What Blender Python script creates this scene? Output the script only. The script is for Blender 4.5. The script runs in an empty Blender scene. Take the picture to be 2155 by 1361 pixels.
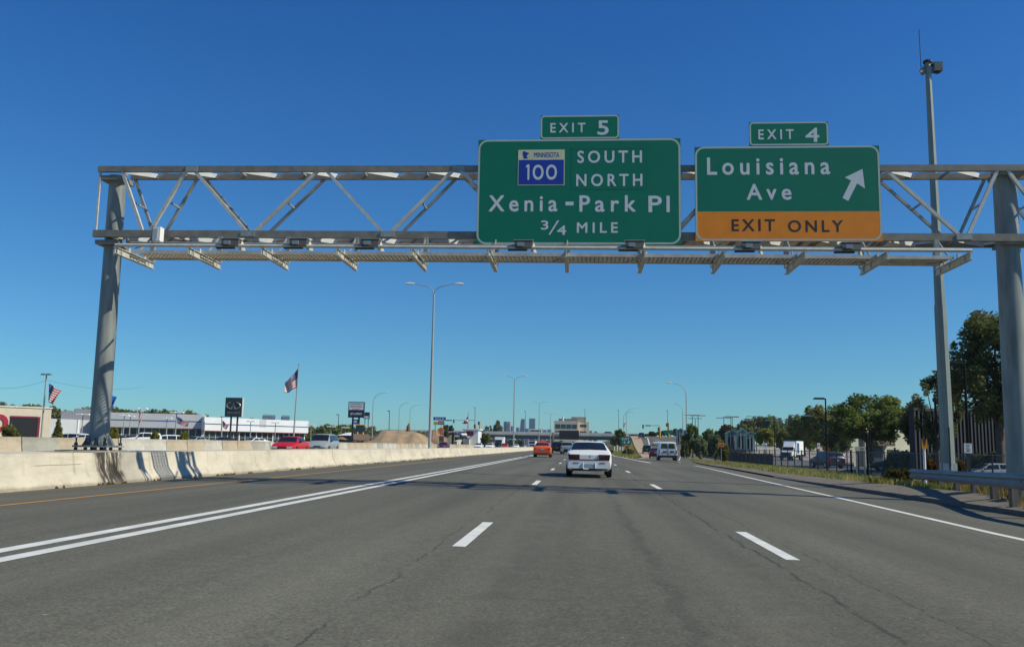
import bpy, math, random
import numpy as np
from mathutils import Vector, Matrix
random.seed(7); NR = np.random.RandomState(11)
S = bpy.context.scene; COL = S.collection; R = math.radians
# ---------------------------------------------------------------- camera
PW, PH, FPX, CZ = 2155.0, 1361.0, 1900.0, 1.21        # photograph size, focal length in its pixels, eye height
YAW, PITCH, ROLL = R(-4.4437), R(7.6718), R(1.0)
fw = Vector((math.sin(YAW)*math.cos(PITCH), math.cos(YAW)*math.cos(PITCH), math.sin(PITCH)))
r0 = Vector((math.cos(YAW), -math.sin(YAW), 0)); u0 = r0.cross(fw)
rt = r0*math.cos(ROLL)+u0*math.sin(ROLL); up = u0*math.cos(ROLL)-r0*math.sin(ROLL)
cam = bpy.data.objects.new('camera', bpy.data.cameras.new('camera')); COL.objects.link(cam)
cam.matrix_world = Matrix(((rt.x, up.x, -fw.x, 0), (rt.y, up.y, -fw.y, 0), (rt.z, up.z, -fw.z, CZ), (0, 0, 0, 1)))
cam.data.sensor_width = 36; cam.data.sensor_fit = 'HORIZONTAL'; cam.data.lens = 36*FPX/PW
cam.data.clip_start = .1; cam.data.clip_end = 20000
S.camera = cam
# ---------------------------------------------------------------- sky, sun, exposure
SUN_EL, SUN_AZ = R(41.5), R(10)                          # sun to the right of the road, a little behind the camera
sd = Vector((math.cos(SUN_AZ)*math.cos(SUN_EL), -math.sin(SUN_AZ)*math.cos(SUN_EL), math.sin(SUN_EL)))
W = bpy.data.worlds.new('World'); S.world = W; W.use_nodes = True
nt = W.node_tree; bg = nt.nodes['Background']; sky = nt.nodes.new('ShaderNodeTexSky')
sky.sky_type = 'NISHITA'; sky.sun_disc = False; sky.sun_elevation = SUN_EL
sky.sun_rotation = math.atan2(sd.x, sd.y); sky.altitude = 250; sky.air_density = 1.0; sky.dust_density = 0; sky.ozone_density = 1.6
hs = nt.nodes.new('ShaderNodeMix'); hs.data_type = 'RGBA'; hs.blend_type = 'MULTIPLY'; hs.inputs[0].default_value = 1; 
tcw = nt.nodes.new('ShaderNodeTexCoord'); spw = nt.nodes.new('ShaderNodeSeparateXYZ'); crw = nt.nodes.new('ShaderNodeValToRGB')   # white balance of the sky light, cooler towards the zenith
nt.links.new(tcw.outputs['Generated'], spw.inputs[0]); nt.links.new(spw.outputs[2], crw.inputs[0]); nt.links.new(crw.outputs[0], hs.inputs[7])
for q, (p_, c_) in zip((crw.color_ramp.elements[0], crw.color_ramp.elements[1]), ((0, (.34, .70, .93, 1)), (.5, (.15, .58, 1.13, 1)))): q.position = p_; q.color = c_
nt.links.new(sky.outputs[0], hs.inputs[6]); nt.links.new(hs.outputs[2], bg.inputs[0]); bg.inputs[1].default_value = .105
sun = bpy.data.objects.new('sun', bpy.data.lights.new('sun', 'SUN')); COL.objects.link(sun)
sun.data.energy = 4.9; sun.data.angle = R(.53); sun.data.color = (1, .95, .77)
sun.rotation_euler = (-sd).to_track_quat('-Z', 'Y').to_euler()
S.view_settings.view_transform = 'Standard'; S.view_settings.look = 'None'; S.view_settings.exposure = -.06; S.view_settings.gamma = 1
S.cycles.max_bounces = 6; S.cycles.transparent_max_bounces = 12

def at(px, py, Y):
    """point of the photograph on the vertical plane at distance Y"""
    d = rt*((px-PW/2)/FPX) + up*(-(py-PH/2)/FPX) + fw
    t = Y/d.y
    return Vector((d.x*t, Y, CZ+d.z*t))
# ---------------------------------------------------------------- materials
MATS = {}
def mat(name, col, rough=.6, metal=0., vary=.12, scale=3., bump=0., col2=None, coat=0., spec=.5, stretch=None, detail=4, alpha=None, trans=0.):
    if name in MATS: return MATS[name]
    m = bpy.data.materials.new(name); m.use_nodes = True; t = m.node_tree; b = t.nodes['Principled BSDF']
    b.inputs['Roughness'].default_value = rough; b.inputs['Metallic'].default_value = metal
    b.inputs['Coat Weight'].default_value = coat; b.inputs['Specular IOR Level'].default_value = spec
    tc = t.nodes.new('ShaderNodeTexCoord'); no = t.nodes.new('ShaderNodeTexNoise'); no.inputs['Scale'].default_value = scale; no.inputs['Detail'].default_value = detail
    if stretch:
        mp = t.nodes.new('ShaderNodeMapping'); mp.inputs['Scale'].default_value = stretch
        t.links.new(tc.outputs['Object'], mp.inputs[0]); t.links.new(mp.outputs[0], no.inputs['Vector'])
    else: t.links.new(tc.outputs['Object'], no.inputs['Vector'])
    cr = t.nodes.new('ShaderNodeValToRGB'); cr.color_ramp.elements[0].position = .3; cr.color_ramp.elements[1].position = .7
    a = tuple(c*(1-vary) for c in col[:3]); c2 = col2 or tuple(min(1, c*(1+vary)) for c in col[:3])
    cr.color_ramp.elements[0].color = (*a, 1); cr.color_ramp.elements[1].color = (*c2, 1)
    t.links.new(no.outputs['Fac'], cr.inputs[0]); t.links.new(cr.outputs[0], b.inputs['Base Color'])
    if bump:
        bp = t.nodes.new('ShaderNodeBump'); bp.inputs['Strength'].default_value = bump; bp.inputs['Distance'].default_value = .02
        t.links.new(no.outputs['Fac'], bp.inputs['Height']); t.links.new(bp.outputs[0], b.inputs['Normal'])
    MATS[name] = m
    m['_b'] = 1
    return m
def leafmat(name, c1, c2, scale=.35):
    if name in MATS: return MATS[name]
    m = bpy.data.materials.new(name); m.use_nodes = True; t = m.node_tree; t.nodes.remove(t.nodes['Principled BSDF'])
    out = t.nodes['Material Output']; tc = t.nodes.new('ShaderNodeTexCoord'); no = t.nodes.new('ShaderNodeTexNoise'); no.inputs['Scale'].default_value = scale; no.inputs['Detail'].default_value = 6
    gm = t.nodes.new('ShaderNodeNewGeometry')
    cr = t.nodes.new('ShaderNodeValToRGB'); cr.color_ramp.elements[0].position = .32; cr.color_ramp.elements[1].position = .68
    cr.color_ramp.elements[0].color = (*c1, 1); cr.color_ramp.elements[1].color = (*c2, 1)
    hv = t.nodes.new('ShaderNodeHueSaturation'); mr = t.nodes.new('ShaderNodeMapRange'); mr.inputs['To Min'].default_value = .65; mr.inputs['To Max'].default_value = 1.35
    t.links.new(gm.outputs['Random Per Island'], mr.inputs[0]); t.links.new(mr.outputs[0], hv.inputs['Value'])
    t.links.new(tc.outputs['Object'], no.inputs['Vector']); t.links.new(no.outputs['Fac'], cr.inputs[0]); t.links.new(cr.outputs[0], hv.inputs['Color'])
    d = t.nodes.new('ShaderNodeBsdfDiffuse'); tr = t.nodes.new('ShaderNodeBsdfTranslucent'); mx = t.nodes.new('ShaderNodeMixShader'); mx.inputs[0].default_value = .42
    t.links.new(hv.outputs[0], d.inputs[0]); t.links.new(hv.outputs[0], tr.inputs[0]); t.links.new(d.outputs[0], mx.inputs[1]); t.links.new(tr.outputs[0], mx.inputs[2])
    t.links.new(mx.outputs[0], out.inputs[0]); MATS[name] = m; return m
def N(t, kind, **kw):
    n = t.nodes.new(kind)
    for k, v in kw.items(): n.inputs[k.replace('_', ' ')].default_value = v
    return n
def ramp(t, src, stops):
    cr = t.nodes.new('ShaderNodeValToRGB'); e = cr.color_ramp.elements
    while len(e) < len(stops): e.new(.5)
    for q, (p, c) in zip(e, stops): q.position = p; q.color = (c, c, c, 1) if isinstance(c, (int, float)) else (*c, 1)
    t.links.new(src, cr.inputs[0]); return cr.outputs[0]
def mix(t, fac, a, b, mode='MIX'):
    m = t.nodes.new('ShaderNodeMix'); m.data_type = 'RGBA'; m.blend_type = mode
    for sock, v in ((m.inputs['Factor'], fac), (m.inputs['A'], a), (m.inputs['B'], b)):
        pass
    fi, ai, bi = m.inputs[0], m.inputs[6], m.inputs[7]
    for sock, v in ((fi, fac), (ai, a), (bi, b)):
        if isinstance(v, bpy.types.NodeSocket): t.links.new(v, sock)
        elif isinstance(v, (int, float)): sock.default_value = v if sock is fi else (v, v, v, 1)
        else: sock.default_value = (*v, 1)
    return m.outputs[2]

def asphalt():
    m = bpy.data.materials.new('asphalt'); m.use_nodes = True; t = m.node_tree; b = t.nodes['Principled BSDF']; L = t.links.new
    tc = N(t, 'ShaderNodeTexCoord').outputs['Object']
    def noise(scale, detail=3, sx=1, sy=1, rough=.5, dist=0):
        mp = t.nodes.new('ShaderNodeMapping'); mp.inputs['Scale'].default_value = (sx, sy, 1); L(tc, mp.inputs[0])
        n = N(t, 'ShaderNodeTexNoise', Scale=scale, Detail=detail, Roughness=rough, Distortion=dist); L(mp.outputs[0], n.inputs['Vector']); return n.outputs['Fac']
    grain = mix(t, 1, ramp(t, noise(38, 3, rough=.8), [(.3, .60), (.5, .98), (.72, 1.5)]), ramp(t, noise(9, 4, 1, .6, rough=.8), [(.3, .86), (.7, 1.14)]), 'MULTIPLY')
    col = mix(t, 1, (.123, .117, .089), grain, 'MULTIPLY')
    patch = ramp(t, noise(.35, 5, 1, .18), [(.3, .86), (.7, 1.14)]); col = mix(t, 1, col, patch, 'MULTIPLY')
    track = ramp(t, noise(1.1, 3, 1, .03), [(.35, .86), (.65, 1.12)]); col = mix(t, 1, col, track, 'MULTIPLY')
    # cracks and sealed joints running along the lanes, wavering a little
    sep = N(t, 'ShaderNodeSeparateXYZ'); L(tc, sep.inputs[0])
    wob = noise(.55, 9, .2, 1, rough=.72)
    def line(x0, w, amp, dark):
        nonlocal col
        a = t.nodes.new('ShaderNodeMath'); a.operation = 'MULTIPLY_ADD'; L(wob, a.inputs[0]); a.inputs[1].default_value = amp; a.inputs[2].default_value = -x0-amp/2
        s = t.nodes.new('ShaderNodeMath'); s.operation = 'ADD'; L(sep.outputs[0], s.inputs[0]); L(a.outputs[0], s.inputs[1])
        q = t.nodes.new('ShaderNodeMath'); q.operation = 'ABSOLUTE'; L(s.outputs[0], q.inputs[0])
        lm = ramp(t, q.outputs[0], [(w*.4, 1.), (w, 0.)])
        br = ramp(t, noise(1.3, 6, .3, 1, rough=.7), [(.40, 0.), (.50, 1.)])
        f = mix(t, 1, lm, br, 'MULTIPLY'); f2 = mix(t, 1, f, dark, 'MULTIPLY')
        col = mix(t, f2, col, (.035, .034, .033))
    line(-1.62, .014, .5, .68); line(2.05, .03, .4, .66); line(2.6, .015, .5, .55); line(6.0, .012, .5, .5); line(-7.2, .012, .4, .5); line(.75, .10, .6, .28); line(-.6, .3, .5, .18); line(1.6, .3, .4, .16)
    col = mix(t, ramp(t, noise(19, 2, rough=.5), [(.765, 0.), (.78, .7)]), col, (.42, .42, .40))
    L(col, b.inputs['Base Color']); b.inputs['Roughness'].default_value = .82; b.inputs['Specular IOR Level'].default_value = .25
    bp = N(t, 'ShaderNodeBump', Strength=.25, Distance=.01); L(noise(120, 2), bp.inputs['Height']); L(bp.outputs[0], b.inputs['Normal'])
    MATS['asphalt'] = m; return m
def barrier_mat(name, base):
    m = bpy.data.materials.new(name); m.use_nodes = True; t = m.node_tree; b = t.nodes['Principled BSDF']; L = t.links.new
    tc = N(t, 'ShaderNodeTexCoord').outputs['Object']
    def noise(scale, detail, sc, rough=.55):
        mp = t.nodes.new('ShaderNodeMapping'); mp.inputs['Scale'].default_value = sc; L(tc, mp.inputs[0])
        n = N(t, 'ShaderNodeTexNoise', Scale=scale, Detail=detail, Roughness=rough); L(mp.outputs[0], n.inputs['Vector']); return n.outputs['Fac']
    col = mix(t, 1, base, ramp(t, noise(.9, 6, (1, .6, 1.6), .65), [(.28, .70), (.5, 1.), (.75, 1.2)]), 'MULTIPLY')
    col = mix(t, 1, col, ramp(t, noise(2.2, 3, (1, 2.2, .12)), [(.26, .78), (.40, 1.)]), 'MULTIPLY')        # run-off streaks
    col = mix(t, ramp(t, noise(6, 6, (1, 1, 1), .75), [(.60, 0.), (.75, .55)]), col, (.16, .13, .10))
    col = mix(t, ramp(t, noise(1.3, 2, (1, .35, 2.5)), [(.6, 0.), (.72, .35)]), col, (.42, .34, .21))
    if name == 'barrier concrete':       # old burn marks and the grating's shadow painted grey beside the gantry column, scrape further left
        sp = N(t, 'ShaderNodeSeparateXYZ'); L(tc, sp.inputs[0]); wv = noise(3, 5, (1, 1, 1))
        def band(src, c, w, amp, soft):
            a = t.nodes.new('ShaderNodeMath'); a.operation = 'MULTIPLY_ADD'; L(wv, a.inputs[0]); a.inputs[1].default_value = amp; a.inputs[2].default_value = -c-amp/2
            s_ = t.nodes.new('ShaderNodeMath'); s_.operation = 'ADD'; L(src, s_.inputs[0]); L(a.outputs[0], s_.inputs[1]); q = t.nodes.new('ShaderNodeMath'); q.operation = 'ABSOLUTE'; L(s_.outputs[0], q.inputs[0])
            return ramp(t, q.outputs[0], [(w*soft, 1.), (w, 0.)])
        Y_, Z_ = sp.outputs[1], sp.outputs[2]; blot = ramp(t, noise(3.5, 6, (1, 2.4, .5), .7), [(.36, 0.), (.52, 1.)])
        col = mix(t, mix(t, 1, mix(t, 1, band(Y_, 21.75, .75, .5, .6), blot, 'MULTIPLY'), 1., 'MULTIPLY'), col, (.06, .05, .04))
        col = mix(t, mix(t, 1, mix(t, 1, band(Y_, 22.0, .28, .3, .5), band(Z_, .42, .24, .3, .5), 'MULTIPLY'), .9, 'MULTIPLY'), col, (.03, .025, .02))
        col = mix(t, mix(t, 1, band(Y_, 22.85, .5, .15, .8), .35, 'MULTIPLY'), col, (.22, .21, .19))
        col = mix(t, mix(t, 1, band(Z_, .12, .10, .25, .1), .6, 'MULTIPLY'), col, (.27, .21, .14))
        col = mix(t, mix(t, 1, mix(t, 1, band(Z_, .60, .012, .02, .4), band(Y_, 19.6, 1.0, .2, .8), 'MULTIPLY'), .7, 'MULTIPLY'), col, (.12, .08, .05))
    L(col, b.inputs['Base Color']); b.inputs['Roughness'].default_value = .85; b.inputs['Specular IOR Level'].default_value = .2
    bp = N(t, 'ShaderNodeBump', Strength=.35, Distance=.01); L(noise(14, 6, (1, 1, 1)), bp.inputs['Height']); L(bp.outputs[0], b.inputs['Normal'])
    MATS[name] = m; return m
def ground_mat():
    m = bpy.data.materials.new('ground'); m.use_nodes = True; t = m.node_tree; b = t.nodes['Principled BSDF']; L = t.links.new
    tc = N(t, 'ShaderNodeTexCoord').outputs['Object']
    n1 = N(t, 'ShaderNodeTexNoise', Scale=.5, Detail=8); L(tc, n1.inputs['Vector']); n2 = N(t, 'ShaderNodeTexNoise', Scale=9, Detail=4); L(tc, n2.inputs['Vector'])
    n3 = N(t, 'ShaderNodeTexNoise', Scale=.02, Detail=3); L(tc, n3.inputs['Vector'])
    c = ramp(t, n1.outputs['Fac'], [(.35, (.075, .085, .025)), (.52, (.13, .115, .045)), (.7, (.19, .15, .085))])
    c = mix(t, 1, c, ramp(t, n2.outputs['Fac'], [(.3, .6), (.7, 1.35)]), 'MULTIPLY')
    c = mix(t, ramp(t, n3.outputs['Fac'], [(.5, 0.), (.6, .6)]), c, (.21, .17, .12))
    L(c, b.inputs['Base Color']); b.inputs['Roughness'].default_value = .95; MATS['ground'] = m; return m
STEEL = mat('galvanised steel', (.32, .33, .31), .5, .25, .18, 5, detail=6)
STEEL_DK = mat('weathered steel', (.23, .205, .165), .6, .1, .2, 4, detail=6)
STEEL_ARM = mat('aluminium bracket', (.56, .54, .47), .5, .15, .15, 6)
RAIL = mat('guardrail steel', (.19, .19, .19), .5, .1, .2, 3, stretch=(1, .4, 3))
DARK = mat('dark metal', (.035, .035, .04), .5, .2)
BLACK = mat('black rubber', (.015, .015, .016), .8)
GREEN = mat('sign green', (.002, .165, .095), .45, 0, .05, 2, spec=.35)
LETTER = mat('reflective white', (.62, .64, .66), .5, 0, .06, 8, spec=.3)
LETTERB = mat('dull border white', (.42, .50, .44), .5, 0, .06, 8)
YELLOW = mat('sign amber', (.80, .235, .002), .5, 0, .06, 3)
BLACKP = mat('black lettering', (.03, .02, .02), .6)
ROUTEB = mat('route marker blue', (.008, .04, .33), .45)
CREAM = mat('route marker cream', (.62, .58, .36), .5)
def worn(name, c, thr):
    m = bpy.data.materials.new(name); m.use_nodes = True; t = m.node_tree; b = t.nodes['Principled BSDF']; tc = N(t, 'ShaderNodeTexCoord').outputs['Object']
    n1 = N(t, 'ShaderNodeTexNoise', Scale=34, Detail=8, Roughness=.75); n2 = N(t, 'ShaderNodeTexNoise', Scale=2.2, Detail=4); t.links.new(tc, n1.inputs['Vector']); t.links.new(tc, n2.inputs['Vector'])
    c1 = mix(t, 1, c, ramp(t, n2.outputs['Fac'], [(.3, .80), (.7, 1.05)]), 'MULTIPLY'); c2 = mix(t, ramp(t, n1.outputs['Fac'], [(thr, 0.), (thr+.07, .8)]), c1, (.16, .15, .13))
    t.links.new(c2, b.inputs['Base Color']); b.inputs['Roughness'].default_value = .75; return m
WHITEP = worn('road paint white', (.72, .72, .67), .60)
YELP = worn('road paint yellow', (.56, .27, .045), .52)
WHITE = mat('white paint', (.78, .78, .76), .5, 0, .04)
WALLW = mat('white cladding', (.74, .75, .76), .5, 0, .04, .6)
WALLG = mat('grey cladding', (.50, .52, .54), .55, 0, .08, .4)
TAN = mat('tan block wall', (.62, .53, .41), .85, 0, .06, .8)
GLASSD = mat('dark glazing', (.03, .045, .05), .12, 0, .4, .3)
CONC = mat('concrete', (.42, .39, .33), .85, 0, .15, 1.2)
DIRT = mat('dirt', (.33, .235, .14), .95, 0, .16, .7, .4, detail=8)
BARK = mat('bark', (.09, .07, .055), .9, 0, .3, 6)
GROUND = ground_mat(); ASPH = asphalt()
B1 = barrier_mat('barrier concrete', (.56, .50, .39)); B2 = barrier_mat('barrier tan concrete', (.46, .38, .27)); B3 = barrier_mat('barrier pale concrete', (.50, .47, .40)); B4 = barrier_mat('barrier grey concrete', (.36, .34, .28))

# ---------------------------------------------------------------- mesh helpers
class MB:
    def __init__(s): s.v = []; s.f = []
    def add(s, vs, fs):
        o = len(s.v); s.v += [tuple(x) for x in vs]; s.f += [tuple(i+o for i in f) for f in fs]; return s
    def box(s, c, d, rz=0, top=1.):
        x, y, z = d[0]/2, d[1]/2, d[2]/2; ca, sa = math.cos(rz), math.sin(rz); vs = []
        for k in (-1, 1):
            q = 1 if k < 0 else top
            for a, b in ((-1, -1), (1, -1), (1, 1), (-1, 1)):
                X, Y = a*x*q, b*y*q; vs.append((c[0]+X*ca-Y*sa, c[1]+X*sa+Y*ca, c[2]+k*z))
        return s.add(vs, [(0, 3, 2, 1), (4, 5, 6, 7), (0, 1, 5, 4), (1, 2, 6, 5), (2, 3, 7, 6), (3, 0, 4, 7)])
    def bb(s, x0, x1, y0, y1, z0, z1): return s.box(((x0+x1)/2, (y0+y1)/2, (z0+z1)/2), (abs(x1-x0), abs(y1-y0), abs(z1-z0)))
    def bar(s, p, q, w, h=None, upv=(0, 0, 1)):
        h = h or w; p, q = Vector(p), Vector(q); d = (q-p).normalized(); u = Vector(upv)
        if abs(d.dot(u)) > .98: u = Vector((0, 1, 0))
        a = d.cross(u).normalized(); b = a.cross(d).normalized(); vs = []
        for e in (p, q):
            for i, j in ((-1, -1), (1, -1), (1, 1), (-1, 1)): vs.append(e+a*(i*w/2)+b*(j*h/2))
        return s.add(vs, [(0, 1, 2, 3), (7, 6, 5, 4), (0, 4, 5, 1), (1, 5, 6, 2), (2, 6, 7, 3), (3, 7, 4, 0)])
    def tube(s, pts, rs, n=10, cap=True):
        pts = [Vector(p) for p in pts]
        if not hasattr(rs, '__len__'): rs = [rs]*len(pts)
        o = len(s.v); a0 = None
        for i, p in enumerate(pts):
            d = (pts[min(i+1, len(pts)-1)]-pts[max(i-1, 0)]).normalized()
            if a0 is None: a0 = d.orthogonal().normalized()
            a0 = (a0-d*a0.dot(d)).normalized(); b = d.cross(a0)
            for k in range(n):
                t = 2*math.pi*k/n; s.v.append(tuple(p+(a0*math.cos(t)+b*math.sin(t))*rs[i]))
        for i in range(len(pts)-1):
            for k in range(n):
                k2 = (k+1) % n; s.f.append((o+i*n+k, o+i*n+k2, o+(i+1)*n+k2, o+(i+1)*n+k))
        if cap: s.f.append(tuple(o+k for k in range(n))[::-1]); s.f.append(tuple(o+(len(pts)-1)*n+k for k in range(n)))
        return s
    def prism(s, poly, off):
        """polygon (3-D points) extruded by vector off"""
        n = len(poly); off = Vector(off); vs = [Vector(p) for p in poly]+[Vector(p)+off for p in poly]
        return s.add(vs, [tuple(range(n))[::-1], tuple(range(n, 2*n))]+[(i, (i+1) % n, n+(i+1) % n, n+i) for i in range(n)])
    def quad(s, a, b, c, d): return s.add([a, b, c, d], [(0, 1, 2, 3)])
    def grid(s, rows):
        n = len(rows[0]); o = len(s.v)
        for r in rows: s.v += [tuple(p) for p in r]
        for i in range(len(rows)-1):
            for k in range(n-1): s.f.append((o+i*n+k, o+i*n+k+1, o+(i+1)*n+k+1, o+(i+1)*n+k))
        return s
    def blob(s, c, r, seg=12, rings=7):
        o = len(s.v)
        for i in range(rings+1):
            ph = math.pi*i/rings
            for k in range(seg):
                t = 2*math.pi*k/seg; s.v.append((c[0]+r[0]*math.sin(ph)*math.cos(t), c[1]+r[1]*math.sin(ph)*math.sin(t), c[2]-r[2]*math.cos(ph)))
        for i in range(rings):
            for k in range(seg): s.f.append((o+i*seg+k, o+i*seg+(k+1) % seg, o+(i+1)*seg+(k+1) % seg, o+(i+1)*seg+k))
        return s
    def build(s, name, m, parent=None, org=None, smooth=None):
        me = bpy.data.meshes.new(name)
        v = s.v if org is None else [(a-org[0], b-org[1], c-org[2]) for a, b, c in s.v]
        me.from_pydata(v, [], s.f); me.update()
        if m: me.materials.append(m)
        if smooth is not None:
            me.polygons.foreach_set('use_smooth', [True]*len(me.polygons)); me.set_sharp_from_angle(angle=R(smooth))
        o = bpy.data.objects.new(name, me); COL.objects.link(o)
        if parent: o.parent = parent
        return o
def tag(o, label, cat, group=None, kind=None):
    o['label'] = label; o['category'] = cat
    if group: o['group'] = group
    if kind: o['kind'] = kind
    return o
def nth(k):
    w = ['first', 'second', 'third', 'fourth', 'fifth', 'sixth', 'seventh', 'eighth', 'ninth', 'tenth']
    return w[k-1] if k <= 10 else '%d%s' % (k, 'th' if 10 < k % 100 < 14 else {1: 'st', 2: 'nd', 3: 'rd'}.get(k % 10, 'th'))
def struct(o, label=None, kind='structure'):
    o['kind'] = kind
    if label: o['label'] = label
    return o
def thing(name, label, cat, loc=(0, 0, 0), rz=0, group=None):
    o = bpy.data.objects.new(name, None); COL.objects.link(o); o.location = loc; o.rotation_euler = (0, 0, rz); o.empty_display_size = .2
    return tag(o, label, cat, group)
def dup(root, loc, rz=None, label=None, group=None, scale=None):
    r = root.copy(); COL.objects.link(r); r.location = loc
    if rz is not None: r.rotation_euler = (0, 0, rz)
    if scale: r.scale = scale if hasattr(scale, '__len__') else (scale,)*3
    if label: r['label'] = label
    if group: r['group'] = group
    for c in list(root.children):
        k = c.copy(); COL.objects.link(k); k.parent = r
        for g in list(c.children):
            h = g.copy(); COL.objects.link(h); h.parent = k
    return r
def text_mb(body, bold=.0, space=1.0):
    cu = bpy.data.curves.new('t', 'FONT'); cu.body = body; cu.size = 1; cu.offset = bold; cu.space_character = space; cu.resolution_u = 4
    o = bpy.data.objects.new('t', cu); COL.objects.link(o); bpy.context.view_layer.update()
    me = o.to_mesh(); v = [(p.co.x, p.co.y) for p in me.vertices]; f = [tuple(p.vertices) for p in me.polygons]; o.to_mesh_clear()
    bpy.data.objects.remove(o); bpy.data.curves.remove(cu); return v, f
def put_text(mb, body, P, ex, ez, w, h, bold=.0, space=1.):
    """flat lettering whose ink box is w by h with lower left corner at P, along ex and ez"""
    v, f = text_mb(body, bold, space); xs = [a for a, _ in v]; ys = [b for _, b in v]; x0, y0 = min(xs), min(ys); sx = w/(max(xs)-x0); sy = h/(max(ys)-y0)
    P, ex, ez = Vector(P), Vector(ex), Vector(ez)
    mb.add([P+ex*((a-x0)*sx)+ez*((b-y0)*sy) for a, b in v], f); return mb
def text_px(mb, body, x0, y0, x1, y1, Y, bold=.02, space=1.):
    space = 1+(space-1)*1.75
    a = at(x0, y1, Y); b = at(x1, y1, Y); c = at(x0, y0, Y); z = (a.z+b.z)/2
    w, h = b.x-a.x, c.z-a.z; q = .026*h if bold > 0 else .004*h     # strokes thickened by stacked, slightly shifted layers
    for k, (u, v) in enumerate(((0, 0), (-1, 0), (1, 0), (0, -1), (0, 1), (-.7, -.7), (.7, .7), (-.7, .7), (.7, -.7))): put_text(mb, body, (a.x+q+u*q, Y+.0022-.00012*k, z+q+v*q), (1, 0, 0), (0, 0, 1), w-2*q, h-2*q, 0, space)
    return mb

# ---------------------------------------------------------------- shape of the ground
def ip(x, xs, ys): return float(np.interp(x, xs, ys))
def kx(Y): return ip(Y, [-10, 20, 30, 43, 70, 92, 165, 285, 330], [9.1, 9.0, 8.7, 8.8, 9.7, 11, 19.0, 33.5, 37])
def edge_x(Y): return ip(Y, [-10, 14, 22, 40, 70, 92, 165], [6.25, 6.4, 6.75, 7.4, 8.6, 9.7, 17.8])
def zramp(Y): return ip(Y, [60, 100, 135, 165, 185, 215, 245, 290, 325, 360, 420], [-.08, -.2, -.28, -.24, -.1, .8, 1.9, 4.2, 5.2, 5.5, 5.5])
def ramp_l(Y): return ip(Y, [92, 112, 125, 140, 190, 285, 330], [5.4, 5.6, 8.0, 9.4, 11.9, 15.8, 17.5])
def rz(X, Y=0): return ip(X, [-13, -5, 0, 9], [.1, .12, .04, -.05]) if Y < 60 else ip(X, [-13, -5, 0, 9], [.1, .12, .04, ip(Y, [60, 92], [-.05, -.17])])
def barx(Y): return ip(Y, [0, 26, 60, 130, 400], [-11.45, -11.4, -11.1, -10.9, -10.8])
def zout(Y): return ip(Y, [0, 40, 170, 215, 245, 300, 360, 500, 3000], [-.3, -.62, -.62, .2, 1.2, 2.2, 3.2, 2.0, 2.0])
def tz(X, Y):
    if X < -27.4:
        z = .2+ip(Y, [0, 200, 300, 345, 400, 440, 3000], [0, 0, 1.0, 4.6, 4.6, 1, 1])*ip(-X, [27.4, 33, 42], [0, .25, 1])
        return z
    if X < -10.8: return 0.02 if X > -13.5 else .08
    if Y < 92:
        k = kx(Y)
        if X <= k: return rz(X, Y)-.12
        z0 = rz(k, Y)
        up_ = ip(Y, [25, 45], [.20, .03])
        if X < k+1.2: return z0+up_*(X-k)/1.2-.05
        return ip(X, [k+1.2, 21.5], [z0+up_+.02, zout(Y)])
    l = ramp_l(Y); k = kx(Y); zr = zramp(Y)
    if X > k: return ip(X, [k, max(21.5, k+7)], [zr-.03, zout(Y)])
    if X >= l: return min(zr-.12, 99) if Y < 335 else (5.4 if Y < 400 else ip(Y, [400, 450], [5.4, 2]))
    if X < 4.9: return -.1
    return ip(X, [4.9, l], [-.1, zr-.12])+.0
mb = MB()
Xs = sorted(set([-4000, -2000, -1000, -600, -400, -250, -150, -110, -80, -60, -50, -44, -40, -36, -33, -30, -28, -27.4, -27.3, -20, -13.6, -13.4, -10.7, -5, 0, 4.8, 5] + [6+.8*i for i in range(30)] + [32, 34, 36, 40, 45, 50, 60, 80, 110, 150, 250, 400, 700, 1500, 4000]))
Ys = [-60, -20, -5, 0, 5, 10, 14, 18, 20, 22, 24, 26, 28, 30, 33, 36, 40, 45, 50, 58, 66, 74, 82, 91, 93, 100, 108, 114, 120, 127, 134, 140, 150, 160, 170, 180, 190, 200, 215, 230, 245, 260, 280, 300, 320, 345, 370, 400, 440, 500, 700, 1200, 2500, 6000]
mb.grid([[(x, y, tz(x, y)) for x in Xs] for y in Ys])
struct(mb.build('ground', GROUND, smooth=60))
# roads
mb = MB(); rows = []
for y in [-12, -4, 0, 5, 10, 15, 20, 25, 30, 35, 43, 52, 62, 70, 80, 92, 92.01, 130, 200, 400, 900]:
    xr = kx(y) if y <= 92 else 5.4
    xs = [ip(i, [0, 4], [barx(y)-.3, -5]) for i in range(5)] + [ip(i, [0, 8], [-5, xr]) for i in range(1, 9)]
    rows.append([(x, y, rz(x, y)) for x in xs])
mb.grid(rows); struct(mb.build('road', ASPH, smooth=60))
mb = MB(); RY = [91.9, 100, 112, 118, 125, 132, 140, 150, 165, 180, 190, 200, 215, 230, 245, 265, 285, 305, 330]
mb.grid([[(ip(i, [0, 4], [ramp_l(y), kx(y)]), y, ip(i, [0, 4], [zramp(y) if y > 100 else rz(5.4, y)-.004, zramp(y)])) for i in range(5)] for y in RY]); struct(mb.build('exit_ramp', ASPH, smooth=60))
mb = MB(); mb.grid([[(ramp_l(y)+a, y, zramp(y)+.012) for a in (0, ip(y, [118, 140, 285], [.4, 1.5, 3.0]))] for y in RY[3:]]); struct(mb.build('ramp_shoulder', mat('tan shoulder', (.40, .30, .19), .9, 0, .12, .5), smooth=60))
mb = MB(); mb.grid([[(x, y, .2) for x in (-26.2, -20, -13.4)] for y in [-40, 20, 60, 120, 200, 400, 900]]); struct(mb.build('opposing_road', ASPH))
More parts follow.
